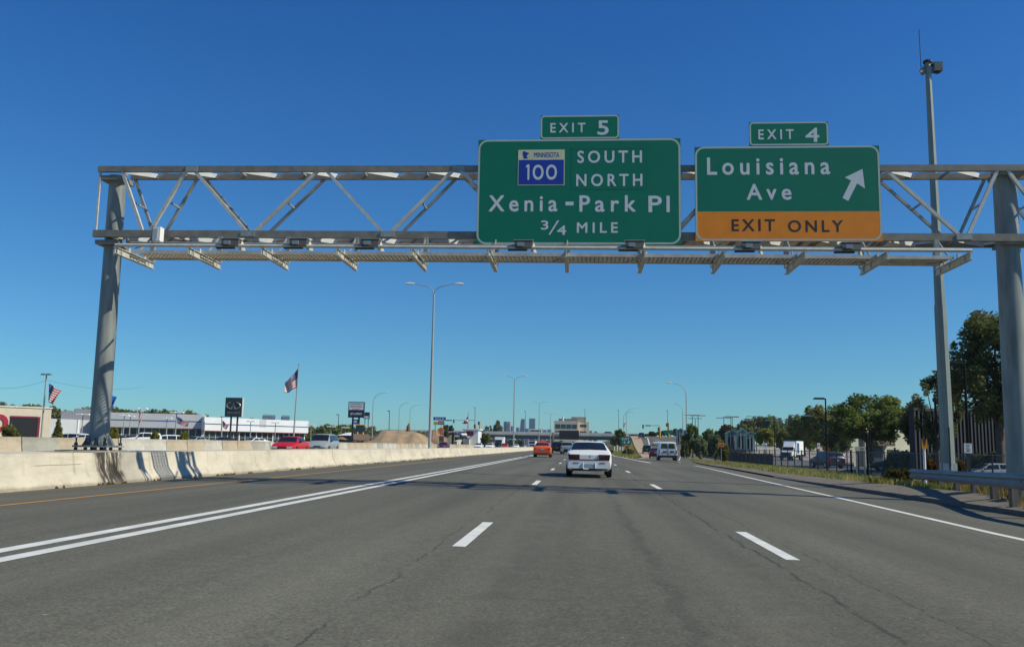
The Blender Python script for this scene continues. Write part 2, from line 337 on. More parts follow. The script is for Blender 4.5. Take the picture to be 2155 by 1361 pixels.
mb = MB().bb(-60, 60, 371, 389, 6.2, 6.25)
# lane markings: sheets 4 mm above the asphalt
mb = MB()
def strip(fx, y0, y1, w, fz, step=4, lift=.004):
    ys = list(np.arange(y0, y1, step))+[y1]; mb.grid([[(fx(y)-w/2, y, fz(fx(y)-w/2, y)+lift), (fx(y)+w/2, y, fz(fx(y)+w/2, y)+lift)] for y in ys])
strip(lambda y: -5.56, -5, 600, .2, rz); strip(lambda y: -5.14, -5, 600, .2, rz)
strip(edge_x, -5, 91, .15, rz)
strip(lambda y: ip(y, [78, 130, 400], [5.9, 5.0, 4.6]), 78, 91.5, .35, rz); strip(lambda y: ip(y, [78, 130, 400], [5.9, 5.0, 4.6]), 92.1, 400, .25, rz)
for k in range(22):
    y = 12.05+16.7*k; L_ = 3.3
    strip(lambda q: -1.37, y-L_/2, y+L_/2, .16 if k else .155, rz)
    if k < 4: strip(lambda q: 2.33, y-L_/2-.05, y+L_/2-.05, .155, rz)
struct(mb.build('lane_markings', WHITEP))
mb = MB(); strip(lambda y: ip(y, [10, 60], [-9.25, -9.35]), -5, 500, .13, rz, lift=.005); strip(lambda y: -14.6, 0, 500, .15, lambda x, y: .2); struct(mb.build('yellow_markings', YELP))
mb = MB(); zr_ = lambda x, y: zramp(y)
strip(lambda y: ip(y, [78, 100, 135, 185], [5.9, 8.3, 11.6, 14.2]), 92.2, 135, .35, lambda x, y: zramp(y)); strip(lambda y: ip(y, [135, 190, 245, 288, 330], [11.6, 15.2, 18.3, 21, 22]), 150, 320, .3, zr_)
strip(edge_x, 92.2, 165, .15, zr_)
struct(mb.build('ramp_markings', WHITEP))
# kerb and apron on the right
mb = MB(); KY = [-10, 0, 10, 16, 20, 24, 28, 32, 37, 43]
def kerb_row(y):
    k = kx(y); z = rz(k, y); h = ip(y, [30, 43], [.11, .03]); return [(k-.02, y, z-.06), (k, y, z+h), (k+.16, y, z+h+.01), (k+.17, y, z+h-.03)]
mb.grid([kerb_row(y) for y in KY]); tag(mb.build('kerb', mat('shadow dark kerb', (.13, .115, .095), .9, 0, .25, 3), smooth=40), 'low concrete kerb along the right shoulder below the guardrail', 'kerb')  # kerb kept asphalt-dark so its colour carries the shadow line at the edge
mb = MB(); mb.grid([[(kx(y)+a, y, rz(kx(y), y)+ip(y, [25, 45], [.20, .04])*min(1, (a-.1)/1.1)+ip(y, [30, 43], [.05, .01])*(1-min(1, a/1.2))+.045) for a in (.17, .5, .8, 1.2, 1.5)] for y in KY+[50, 60, 70, 80, 91]])
struct(mb.build('gravel_verge', mat('gravel verge', (.15, .125, .095), .95, 0, .3, 5, .4, detail=8), smooth=60))
# frontage road and car park right of the fence
mb = MB(); mb.grid([[(x, y, tz(x, y)+.03) for x in (24, 29, 34, 40)] for y in Ys if 10 <= y <= 200]); struct(mb.build('frontage_road', mat('old asphalt', (.12, .12, .12), .9, 0, .1, 1)))
mb = MB(); mb.grid([[(x, y, tz(x, y)+.03) for x in (41, 46, 60, 80, 110)] for y in Ys if 150 <= y <= 300]); struct(mb.build('car_park', mat('car park concrete', (.34, .30, .25), .9, 0, .1, .3)))

# ---------------------------------------------------------------- concrete barriers
def jersey(mb, rows, h=.8, wt=.18, wb=.6, two=True, top=None):
    """rows: (x of the traffic-side foot, y, z); profile runs to the left"""
    prof = [(0, 0), (0, .07), (-.17, .33), (-.25, h), (-.25-wt, h)] if two else []
    prof += [(-.25-wt-.08, .33), (-.25-wt-.25, .07), (-.25-wt-.25, -.1)] if top is None else [(-.25-top, h), (-.25-top, -.1)]
    mb.grid([[(x+a, y, z+b) for a, b in prof] for x, y, z in rows])
    return prof
mb = MB()
ys = [6, 12, 19.9, 20, 23.9, 24, 27.4, 27.5, 31, 34.6, 34.7, 41, 41.1, 47.5, 54, 60, 80, 100, 130, 200, 300, 400, 520]
Q = []
for a, b in zip([-8]+list(np.arange(5, 120, 6.1))+[160, 220, 300, 400], list(np.arange(5, 120, 6.1))+[160, 220, 300, 400, 520]):
    j = MB(); dx = random.uniform(-.012, .012)
    jersey(j, [(barx(y)+dx, y, .1) for y in (a+.012, b-.012)], h=.76, top=1.75)
    n = len(j.v)//2; j.f += [tuple(range(n))[::-1], tuple(range(n, 2*n))]; mb.add(j.v, j.f)
tag(mb.build('median_barrier', B1, smooth=30), 'long near concrete median barrier stained cream and black, left of the yellow line', 'barrier')
j = MB(); jersey(j, [(0, -1.51, 0), (0, 1.51, 0)], h=1.0, wt=.17); n = len(j.v)//2; j.f += [tuple(range(n)), tuple(range(n, 2*n))[::-1]]
seg_meshes = []
kinds = [(B2, 'tan'), (B3, 'pale whitish'), (B4, 'grey brown')]
for m, nm in kinds: o = j.build('barrier_segment', m, smooth=30); seg_meshes.append(o)
used = set(); y = 34.
seq = [0, 0, 0, 2, 0, 0, 1, 1, 0, 0, 1, 0, 0, 2]
ii = 0
while y < 250:
    k = seq[ii] if ii < len(seq) else random.choice([0, 0, 0, 1, 2, 0]); ii += 1
    o = seg_meshes[k] if k not in used else seg_meshes[k].copy()
    if k in used: COL.objects.link(o)
    used.add(k); o.location = (-26.4+random.uniform(-.04, .04), y, .2); o.rotation_euler = (0, 0, random.uniform(-.01, .01))
    tag(o, kinds[k][1]+' precast barrier segment, '+nth(ii)+' from the left beyond the oncoming lanes', 'barrier', 'precast barrier segments beyond the oncoming lanes'); y += 3.05
mb = MB(); jersey(mb, [(-26.4, y-1.5, .2), (-26.2, 330, .2), (-25, 420, .2)], h=1.0); tag(mb.build('far_barrier', B3, smooth=30), 'distant run of concrete barrier beyond the oncoming lanes near the bridge', 'barrier')

# ---------------------------------------------------------------- sign gantry
GY, GB = 24.3, 25.05
XL, XR = -13.95, 13.2
def chz(X, top): return (8.83 if top else 6.93) - .005*(X)      # chord centre line
g = thing('sign_gantry', 'grey steel truss gantry spanning the road, carrying two green signs and a walkway', 'gantry', (-1, 24.7, 0)); GO = (-1, 24.7, 0)
for yy, nm in ((GY, 'front'), (GB, 'rear')):
    for tp in (True, False):
        x0 = XL if yy == GY else XL+.6
        m = MB(); m.bar((x0, yy, chz(x0, tp)), (XR, yy, chz(XR, tp)), .11, .17 if tp else .2)
        m.build('top_chord' if tp else 'bottom_chord', STEEL_DK, g, GO)
tops = [-13.35, -11.2, -7.35, -3.5, .35, 4.2, 8.05, 11.2]; bots = [-12.4, -9.35, -5.45, -1.55, 2.35, 6.2, 10.1, 12.6]
for yy in (GY, GB):
    for i in range(8):
        for a, b, sg in ((tops[i], bots[i], 1), (bots[i], tops[i+1] if i < 7 else None, -1)):
            if b is None: continue
            w = .075 if yy == GB else .085
            if sg == 1: p, q = (a+.12, yy, chz(a, 1)-.06), (b-.1, yy, chz(b, 0)+.06)
            else: p, q = (a+.12, yy, chz(a, 0)+.06), (b-.14, yy, chz(b, 1)-.06)
            MB().bar(p, q, w, w).build('brace', STEEL_ARM if yy == GY else STEEL, g, GO)
MB().bar((XL+.06, GY, chz(XL, 0)), (XL+.06, GY, chz(XL, 1)), .05).build('end_post', STEEL_ARM, g, GO)
for i in range(15):           # ties between the two trusses
    a, b = (tops[i//2], bots[i//2]) if i % 2 == 0 else (bots[i//2], tops[i//2+1])
    x = (a+b)/2; z = (chz(x, 0)+chz(x, 1))/2; MB().bar((x, GY+.04, z), (x, GB-.04, z), .045).build('tie', STEEL, g, GO)
LACE = mat('bright angle steel', (.66, .66, .62), .5, .1, .1, 4)
for tp in (True, False):      # zigzag lacing in the top and bottom planes, with gusset plates
    m = MB(); pl = MB(); x = XL+.5; k = 0; z0 = .0
    while x < 12.4:
        z = chz(x, tp)+(.02 if tp else -.02)
        MB().bar((x, GY+.06, z-.02), (x+.95, GB-.06, z-.02), .012, .13).build('lacing_bar', LACE, g, GO); MB().bar((x+.95, GB-.06, z), (x+1.8, GY+.06, z), .012, .07).build('lacing_bar', LACE, g, GO)
        MB().bar((x, GY+.05, z), (x, GB-.05, z), .05, .05).build('cross_tie', STEEL, g, GO); x += 1.8
# gussets shining at chord joints
for x in (-11.15, -3.45): MB().bb(x-.17, x+.17, GY-.075, GY-.058, chz(x, 1)-.09, chz(x, 1)+.09).build('splice_plate', STEEL, g, GO)
for x in (-9.4, -5.4, 10.1): MB().bb(x-.2, x+.2, GY-.075, GY-.058, chz(x, 0)-.07, chz(x, 0)+.08).build('splice_plate', STEEL, g, GO)
def column(xb, xt, zb, zt, r0_, r1_, flare):
    P = [(xb+(xt-xb)*t, 24.7, zb+(zt-zb)*t) for t in (0, .02, .08, .14, .25, .5, .75, 1)]
    rs = [r0_*flare, r0_*1.02, r0_, r0_*.995, ip(.25, [0, 1], [r0_, r1_]), ip(.5, [0, 1], [r0_, r1_]), ip(.75, [0, 1], [r0_, r1_]), r1_]
    c = MB().tube(P, rs, 32).build('column', mat('galvanised column', (.22, .232, .215), .5, .08, .32, 2.2, stretch=(2.2, 2.2, .35), detail=8), g, GO, smooth=40)
    f = MB()
    for k in range(12):
        t = 2*math.pi*k/12; a = Vector((math.cos(t), math.sin(t), 0)); cpt = Vector((xb, 24.7, zb)); n_ = Vector((-a.y, a.x, 0))*.012
        f.prism([cpt+a*r0_*.95+n_, cpt+a*(r0_+.17)+n_, cpt+a*r0_*.95+Vector((0, 0, .32))+n_], -2*n_)
    f.build('base_fin', STEEL, c, GO)
    bp = MB().box((xb, 24.7, zb-.02), (.98, .98, .05)).build('base_plate', STEEL, g, GO)
    b = MB()
    for k in range(4):
        for s_ in (-1, 1):
            x, y = xb+(-.42+k*.28), 24.7+s_*.42
            b.tube([(x, y, zb-.18), (x, y, zb+.22)], .022, 8); b.tube([(x, y, zb-.12), (x, y, zb-.05)], .05, 6); b.tube([(x, y, zb+.006), (x, y, zb+.08)], .05, 6)
    b.build('anchor_bolts', DARK, bp, GO)
    cap = MB().tube([(xt, 24.7, zt), (xt, 24.7, zt+.05)], r1_*1.12, 24).build('column_cap', STEEL, c, GO)
cl_b, cl_t = at(207, 939, 24.7), at(248, 372, 24.7); cr_b, cr_t = at(2140, 1000, 24.7), at(2117, 380, 24.7)
column(cl_b.x, (cl_b.x*.25+cl_t.x*.75), 1.0, 8.74, .27, .235, 1.1)
column(cr_b.x*.5+cr_t.x*.5, cr_t.x*.75+cr_b.x*.25, .2, 8.74, .31, .29, 1.1)
CRX = (cr_b.x+cr_t.x)/2
MB().bb(cl_b.x-.75, cl_b.x+.75, 23.8, 25.6, .84, .875).build('concrete_pad', CONC, g, GO)
MB().bb(CRX-.6, CRX+.6, 24.1, 25.3, -.5, .2).build('concrete_pad', CONC, g, GO)
# saddle beams where truss sits on the columns
for x in (cl_t.x, cr_t.x): 
    MB().bb(x-.32, x+.32, GY-.02, GB+.02, 8.60, 8.72).bb(x-.3, x+.3, GY-.02, GB+.02, 6.70, 6.82).build('saddle', STEEL_DK, g, GO)
# walkway with brackets and hangers
wk = thing('maintenance_walkway', 'long grated maintenance walkway on brackets hanging under the gantry and signs', 'walkway', (-1, 23.2, 5.9)); WO = (-1, 23.2, 5.9)
nb = 12; bx = [at(242, 522, 22.2).x+(at(2043, 537, 22.2).x-at(242, 522, 22.2).x)*i/(nb-1) for i in range(nb)]
zw = lambda x: 5.99-.006*x
for i, x in enumerate(bx):
    z = zw(x); m = MB()
    # I-section bracket: web and two flanges, lightly tapered
    m.bb(x-.012, x+.012, 22.2, 24.32, z-.075, z+.075); m.bb(x-.05, x+.05, 22.2, 24.32, z+.075, z+.09); m.bb(x-.05, x+.05, 22.2, 24.32, z-.09, z-.075)
    for yy in (22.5, 23.4, 24.0): m.bb(x-.045, x+.045, yy, yy+.015, z-.075, z+.075)
    m.build('bracket', STEEL_ARM, wk, WO)
    h = MB().bb(x-.06, x+.06, 24.2, 24.32, z+.09, chz(x, 0)-.085).bar((x, 23.3, z+.1), (x, 24.1, z+.75), .03, .05)
    h.build('hanger', STEEL, wk, WO)
    MB().bb(x-.04, x+.04, 23.72, 23.8, z+.09, z+.2).build('clip', STEEL_ARM, wk, WO); MB().bb(x-.04, x+.04, 22.85, 22.93, z+.09, z+.2).build('clip', STEEL_ARM, wk, WO)
m = MB(); x0, x1 = bx[0]+.15, bx[-1]-.1
def xb_(x, y, z, x2, y2, z2, w, h): m.bar((x, y, z), (x2, y2, z2), w, h)
GR = mat('rusty grating', (.34, .29, .21), .65, .3, .2, 4)
for y_ in (22.98, 23.14, 23.3, 23.46, 23.62, 23.78): m.bar((x0, y_, zw(x0)+.14), (x1, y_, zw(x1)+.14), .035, .03)
x = x0
while x < x1:
    m.bar((x, 22.96, zw(x)+.13), (x, 23.8, zw(x)+.13), .022, .03); x += .11
m.build('grating', GR, wk, WO)
m = MB(); m.bar((x0-.1, 22.95, zw(x0)+.12), (x1, 22.95, zw(x1)+.12), .03, .09); m.bar((x0-.1, 23.82, zw(x0)+.12), (x1, 23.82, zw(x1)+.12), .03, .09); m.build('kick_plate', STEEL_ARM, wk, WO)
m = MB(); m.tube([(bx[0]-.02, 22.24, zw(bx[0])+.14), (bx[-1]+.05, 22.24, zw(bx[-1])+.14)], .045, 10); m.build('lamp_rail', STEEL_ARM, wk, WO, smooth=40)
m = MB(); m.tube([(bx[0]+.3, 22.4, zw(bx[0])+.25), (bx[-1]-.1, 22.4, zw(bx[-1])+.22)], .022, 8); m.build('folded_handrail', STEEL, wk, WO, smooth=40)
m = MB(); m.tube([at(283, 523, 22.5), at(300, 518, 22.6), at(330, 514, 22.8), at(345, 514, 23.2)], .012, 6); m.build('cable', DARK, wk, WO)
# sign lamps
lamp = None
def lamp_make(p, lab):
    t = thing('sign_lamp', lab, 'lamp', p, 0, 'floodlights along the walkway edge')
    m = MB(); # wedge housing, wide hood open towards the sign
    pr = [(-.26, -.16, .02), (-.26, .2, -.02), (-.26, .2, .24), (-.26, -.04, .24)]
    vs = [Vector(q) for q in [(-.24, -.15, 0), (.24, -.15, 0), (.2, .1, 0), (-.2, .1, 0), (-.27, -.12, .23), (.27, -.12, .23), (.24, .16, .2), (-.24, .16, .2)]]
    m.add(vs, [(0, 3, 2, 1), (4, 5, 6, 7), (0, 1, 5, 4), (1, 2, 6, 5), (2, 3, 7, 6), (3, 0, 4, 7)]); m.build('housing', mat('lamp housing', (.10, .095, .085), .5, .1), t)
    MB().bb(-.17, .02, -.185, -.155, .04, .16).build('ballast_box', mat('ballast grey', (.25, .28, .29), .5), t)
    MB().prism([(.28, .06, .2), (.28, .2, .16), (.36, .16, -.1), (.2, .0, -.1)], (.012, 0, .0)).build('side_plate', STEEL_ARM, t)
    MB().bb(-.28, .28, -.14, .18, .232, .245).build('hood', STEEL_ARM, t)
    MB().bb(-.45, .1, -.05, .05, -.07, -.03).build('mounting_foot', DARK, t)
    t.scale = (.88, .88, .82)
    return t
lampdesc = ['leftmost floodlight, third walkway bracket from the left', 'second floodlight from the left, over open sky', 'third floodlight from the left, nearest the wide green sign', 'floodlight below the blue route marker on the wide green sign',
            'floodlight below the right half of the wide green sign', 'floodlight below the words EXIT ONLY, left of centre', 'rightmost floodlight, below the right end of the amber panel']
for k, (px, py) in enumerate([(487, 519), (630, 519), (780, 520), (1102, 523), (1335, 524), (1580, 526), (1790, 528)]):
    p = at(px, py, 22.24)
    if lamp is None: lamp = lamp_make(p, lampdesc[0])
    else: dup(lamp, p, 0, lampdesc[k])
# equipment box
p = at(331, 510, 23.9); t = thing('equipment_box', 'white metal equipment box hung on the lower chord near the left column', 'box', p); t.scale = (.85, .85, .92)
MB().bb(-.13, .13, -.12, .16, .03, .46).build('cabinet', WHITE, t); MB().bb(-.11, .05, -.135, -.121, .1, .4).build('door', mat('pale grey', (.45, .45, .44), .5), t)
MB().bb(-.08, .14, -.08, .1, -.05, .03).build('sensor_head', STEEL_ARM, t); MB().bb(-.2, -.13, -.02, .12, -.08, .5).build('mounting_arm', DARK, t)

# ---------------------------------------------------------------- the green signs
def rrect_strip(mb, x0, x1, z0, z1, r, w, Y, n=8):
    def path(o):
        P = []
        for cx, cz, a0 in ((x1-r, z1-r, 0), (x0+r, z1-r, 90), (x0+r, z0+r, 180), (x1-r, z0+r, 270)):
            for k in range(n+1):
                t = R(a0+90*k/n); rr = r-o; P.append((cx+rr*math.cos(t), Y, cz+rr*math.sin(t)))
        return P+[P[0]]
    mb.grid([path(0), path(w)]); return mb
SY = 24.1
def sign_panel(name, label, px):
    a, b, c, d = px; x0 = at(a, b, SY).x; x1 = at(c, b, SY).x; z1 = at((a+c)/2, b, SY).z; z0 = at((a+c)/2, d, SY).z
    t = thing(name, label, 'road sign', ((x0+x1)/2, SY, z0)); O = ((x0+x1)/2, SY, z0)
    return t, O, x0, x1, z0, z1
t, O, x0, x1, z0, z1 = sign_panel('exit_sign', 'wide green overhead sign reading SOUTH NORTH Xenia-Park Pl 3/4 MILE with blue 100 marker', (1007, 293, 1432, 515))
MB().bb(x0, x1, SY, SY+.06, z0, z1).build('panel', GREEN, t, O); m = MB(); rrect_strip(m, x0+.005, x1-.005, z0+.01, z1, .27, .052, SY-.0015); m.build('border', LETTERB, t, O)
m = MB()
for w_ in [("SOUTH", 1214.8, 317, 1351, 343, .026), ("NORTH", 1212.4, 366, 1352, 392, .026), ("Xenia", 1028, 411, 1173, 445.4, .03), ("Park", 1219, 411, 1338, 446, .03), ("P", 1364.5, 412, 1393, 446.7, .03), ("l", 1402.5, 412, 1409.5, 446.7, .03), ("MILE", 1213.8, 468, 1300.3, 490, .025), ("3", 1138, 464, 1154, 483.5, .02), ("4", 1172, 474.5, 1191.5, 494.3, .02)]:
    m = MB(); text_px(m, w_[0], *w_[1:5], SY-.004, w_[5], 1.25 if len(w_[0]) > 2 else (1.7 if w_[0] == 'Pl' else 1)); m.build('lettering', LETTER, t, O)
m = MB()
a, b = at(1190, 424.7, SY), at(1207, 432.4, SY); m.quad((a.x, SY-.004, b.z), (b.x, SY-.004, b.z), (b.x, SY-.004, a.z), (a.x, SY-.004, a.z))
a, b = at(1154, 494, SY), at(1173, 464, SY); m.quad((a.x, SY-.004, a.z), (a.x+.05, SY-.004, a.z), (b.x+.05, SY-.004, b.z), (b.x, SY-.004, b.z))
m.build('fraction_bar_and_hyphen', LETTER, t, O)
a, b = at(1090.7, 315.8, SY), at(1187.8, 390, SY); rm = MB().bb(a.x, b.x, SY-.006, SY-.001, b.z, a.z).build('route_marker', CREAM, t, O)
c_, d_ = at(1092.5, 337, SY), at(1186.5, 389, SY); MB().bb(a.x+.02, b.x-.02, SY-.0075, SY-.0062, b.z+.02, c_.z).build('marker_field', ROUTEB, rm, O)
m = MB(); text_px(m, 'MINNESOTA', 1124.3, 320.7, 1177, 331.5, SY-.0095, .0, 1.0); a, b = at(1100.5, 319, SY), at(1114, 334, SY)
sh = [(0, 1), (.3, 1), (.36, 1.05), (.42, .93), (1, .72), (.62, .45), (.62, .2), (.85, 0), (.1, 0), (.1, .35), (.0, .5)]
m.add([(a.x+(b.x-a.x)*u, SY-.0085, b.z+(a.z-b.z)*v) for u, v in sh], [tuple(range(len(sh)))]); m.build('marker_legend', ROUTEB, rm, O)
m = MB(); text_px(m, 'OO', 1120.5, 346.5, 1172, 378.7, SY-.0115, .01, 1.15); a, b = at(1105.8, 346.5, SY), at(1113, 378.7, SY)
m.add([(a.x, SY-.0095, a.z-.075), (a.x+.055, SY-.0095, a.z), (b.x+.012, SY-.0095, a.z), (b.x+.012, SY-.0095, b.z), (b.x-.042, SY-.0095, b.z), (b.x-.042, SY-.0095, a.z-.09)], [(0, 1, 5), (1, 2, 3, 4, 5)]); m.build('marker_number', LETTER, rm, O)
m = MB()
for q in ((1202, 312, 1203, 398), (1361, 312, 1362, 398), (1202, 312, 1362, 313), (1202, 397.5, 1362, 398.5)):
    a, b = at(q[0], q[1], SY), at(q[2], q[3], SY); m.quad((a.x, SY-.003, b.z), (b.x, SY-.003, b.z), (b.x, SY-.003, a.z), (a.x, SY-.003, a.z))
m.build('overlay_seam', mat('seam', (.002, .135, .082), .5), t, O)
def tab(label, px, words):
    t, O, x0, x1, z0, z1 = sign_panel('exit_number_sign', label, px)
    MB().bb(x0, x1, SY, SY+.05, z0, z1).build('panel', GREEN, t, O)
    m = MB(); rrect_strip(m, x0+.004, x1-.004, z0-.0, z1, .1, .042, SY-.0015); m.build('border', LETTERB, t, O)
    m = MB()
    for w_ in words: m = MB(); text_px(m, w_[0], *w_[1:5], SY-.004, w_[5], 1.3); m.build('lettering', LETTER, t, O)
tab('small green EXIT 5 tab on top of the wide green sign', (1138, 243, 1303, 292), [('EXIT', 1158, 259, 1232, 279, .025), ('5', 1257, 253.6, 1281, 284.3, .02)])
tab('small green EXIT 4 tab on top of the Louisiana Ave sign', (1576.5, 257, 1742.5, 306), [('EXIT', 1596, 272.5, 1670.7, 293.5, .025), ('4', 1695, 269, 1724.5, 299, .02)])
t, O, x0, x1, z0, z1 = sign_panel('louisiana_avenue_sign', 'green overhead sign reading Louisiana Ave with up-right arrow and amber EXIT ONLY band', (1462, 308, 1850, 507.5))
zy = at(1655, 445, SY).z
MB().bb(x0, x1, SY, SY+.06, zy, z1).build('panel', GREEN, t, O); MB().bb(x0, x1, SY-.001, SY+.06, z0, zy-.001).build('exit_only_panel', YELLOW, t, O)
m = MB(); rrect_strip(m, x0+.005, x1-.005, z0+.01, z1, .25, .05, SY-.0025); m.build('border', LETTERB, t, O)
m = MB(); text_px(m, 'Louisiana', 1488, 331, 1747.5, 368, SY-.004, .028, 1.25); m.build('lettering', LETTER, t, O); m = MB(); text_px(m, 'Ave', 1571.5, 387, 1666, 421, SY-.004, .028, 1.25); m.build('lettering', LETTER, t, O)
ar = [(1455, 475), (1475, 630), (1412, 590), (1343, 730), (1297, 705), (1365, 567), (1315, 543)]
pts = [at(1430+a/3.78, 230+b/3.78, SY-.0018) for a, b in ar]; MB().add(pts, [tuple(range(7))]).build('arrow', LETTER, t, O)
m = MB(); text_px(m, 'EXIT', 1540, 461.3, 1631.6, 486.5, SY-.005, .02, 1.2); m.build('exit_only_lettering', BLACKP, t, O); m = MB(); text_px(m, 'ONLY', 1658.8, 463.3, 1774.7, 488.5, SY-.005, .02, 1.2); m.build('exit_only_lettering', BLACKP, t, O)

# ---------------------------------------------------------------- vehicles
def paint(name, c): return mat('paint '+name, c, .35, 0, .03, 1, coat=.15)
CG = mat('car glass', (.012, .016, .018), .06, 0, .3, 2, spec=.7)
TL = mat('tail lamp red', (.30, .006, .006), .2, coat=.5); TLD = mat('tail lamp smoked', (.035, .006, .012), .2, coat=.5); HL = mat('headlamp glass', (.7, .7, .68), .15, coat=.8)
TRIM = mat('black trim', (.02, .02, .022), .5); PLATE = mat('licence plate', (.35, .42, .5), .5, 0, .15, 20); RIMM = mat('wheel rim', (.45, .46, .47), .35, .6); CHR = mat('chrome', (.6, .6, .6), .15, .9)
TYPES = {  # y, bottom, belt, half width, roof, half roof width
 'sedan': dict(W=.87, st=[(-2.36, .40, .84, .76, .86, .66), (-2.28, .30, .95, .84, .975, .72), (-1.78, .24, .975, .87, 1.01, .72), (-1.05, .22, .97, .87, 1.36, .58), (-.2, .22, .95, .87, 1.39, .60), (.45, .22, .93, .87, 1.35, .60), (1.15, .22, .92, .86, .96, .70), (1.8, .24, .82, .84, .86, .62), (2.25, .28, .70, .79, .73, .55), (2.37, .36, .60, .70, .63, .5)], rear=2, ws=5, sw=[(2.8, 3.9), (4.0, 5.45)], wb=(-1.35, 1.42)),
 'hatch': dict(W=.85, st=[(-2.2, .42, .86, .76, .90, .66), (-2.1, .30, .98, .83, 1.02, .72), (-1.95, .26, 1.02, .85, 1.1, .70), (-1.25, .22, 1.0, .85, 1.42, .58), (-.3, .22, .97, .85, 1.45, .6), (.4, .22, .95, .85, 1.4, .6), (1.1, .22, .94, .84, .99, .7), (1.7, .24, .84, .82, .88, .62), (2.1, .28, .7, .76, .74, .55), (2.2, .36, .6, .68, .63, .5)], rear=2, ws=5, sw=[(3.0, 3.95), (4.05, 5.45)], wb=(-1.3, 1.32)),
 'minivan': dict(W=.96, st=[(-2.4, .42, 1.02, .84, 1.06, .78), (-2.34, .32, 1.08, .93, 1.2, .82), (-2.12, .28, 1.08, .96, 1.68, .70), (-1.2, .26, 1.07, .96, 1.76, .72), (0, .26, 1.05, .96, 1.77, .72), (.75, .26, 1.03, .96, 1.70, .70), (1.55, .26, 1.02, .94, 1.08, .78), (2.0, .28, .92, .9, .97, .66), (2.32, .32, .74, .84, .78, .6), (2.42, .4, .64, .74, .67, .55)], rear=1, ws=5, sw=[(2.15, 3.05), (3.12, 4.1), (4.2, 5.5)], wb=(-1.45, 1.55)),
 'van': dict(W=1.0, st=[(-2.75, .5, 1.22, .94, 1.95, .86), (-2.7, .42, 1.22, .99, 2.04, .84), (-1.5, .38, 1.22, 1.0, 2.08, .84), (0, .38, 1.22, 1.0, 2.08, .84), (1.1, .38, 1.2, 1.0, 2.06, .83), (1.5, .38, 1.2, 1.0, 2.0, .82), (2.1, .38, 1.18, .98, 1.28, .85), (2.55, .4, 1.06, .95, 1.12, .8), (2.75, .45, .92, .9, .96, .7)], rear=None, ws=5, sw=[(4.1, 5.6)], wb=(-1.75, 1.75)),
 'suv': dict(W=.93, st=[(-2.3, .5, 1.05, .84, 1.1, .78), (-2.24, .4, 1.1, .91, 1.25, .8), (-2.05, .36, 1.1, .93, 1.68, .70), (-1.1, .34, 1.1, .93, 1.76, .72), (0, .34, 1.08, .93, 1.76, .72), (.5, .34, 1.06, .93, 1.70, .70), (1.05, .34, 1.05, .92, 1.12, .80), (1.7, .36, 1.0, .9, 1.05, .76), (2.2, .4, .92, .88, .97, .7), (2.3, .5, .8, .8, .84, .6)], rear=1, ws=5, sw=[(2.2, 3.1), (3.18, 4.1), (4.2, 5.45)], wb=(-1.4, 1.42)),
}
def ring(s):
    y, z0, zb, w, zr, wr = s; wr = min(wr, w)
    h = [(0, z0), (w*.84, z0), (w*.96, z0+.1), (w, z0+.45*(zb-z0)), (w*.985, zb-.07), (w*.95, zb), (wr+.03 if wr+.03 < w*.95 else w*.9, zr-.07 if zr-zb > .15 else zb+.01), (wr*.86, zr-.012), (0, zr)]
    return [Vector((a, y, b)) for a, b in h]+[Vector((-a, y, b)) for a, b in h[-2:0:-1]]
def evalS(st, i, j):
    i = max(0, min(i, len(st)-1)); a = int(min(math.floor(i), len(st)-2)); fi = i-a; R0, R1 = ring(st[a]), ring(st[a+1]); n = len(R0)
    j0 = int(math.floor(j)); fj = j-j0; f = lambda Q: Q[j0 % n]*(1-fj)+Q[(j0+1) % n]*fj
    return f(R0)*(1-fi)+f(R1)*fi
def patch(mb, st, i0, i1, j0, j1, off=.014, shrink=0):
    def brk(a, b):
        q = [a]+[float(k) for k in range(math.ceil(a+1e-6), math.ceil(b)) if a < k < b]+[b]; out = []
        for u, v in zip(q, q[1:]): out += [u, (u+v)/2]
        return out+[b]
    rows = []; c = Vector((0, 0, .9))
    for i in brk(i0, i1):
        row = []
        for j in brk(j0, j1):
            p = evalS(st, i, j); e = .02
            du = evalS(st, min(i+e, i1), j)-evalS(st, max(i-e, i0), j); dv = evalS(st, i, min(j+e, j1))-evalS(st, i, max(j-e, j0)); n = du.cross(dv)
            if n.length < 1e-9: n = p-Vector((0, p.y, .9))
            n.normalize()
            if n.dot(p-Vector((0, p.y, .9))) < -.05: n = -n
            row.append(p+n*off)
        rows.append(row)
    mb.grid(rows)
def wheel_set(t, wb, W, r=.32, w=.22):
    for y in wb:
        for s in (-1, 1):
            a = MB(); a.tube([(s*(W-w+.02), y, r), (s*(W-w+.05), y, r), (s*(W-.01), y, r), (s*(W+.012), y, r)], [r-.03, r, r, r-.03], 20)
            o = a.build('wheel', BLACK, t, smooth=40)
            MB().tube([(s*(W-.03), y, r), (s*(W+.018), y, r), (s*(W+.022), y, r)], [r*.62, r*.6, r*.2], 14).build('rim', RIMM, o, smooth=30)
            q = MB(); pr = [(s*(W+.004), y+(r+.06)*math.cos(R(a_)), max(.2, r+(r+.06)*math.sin(R(a_)))) for a_ in range(-20, 201, 20)]
            q.prism(pr, (-s*.25, 0, 0)); q.build('wheel_arch', TRIM, t)
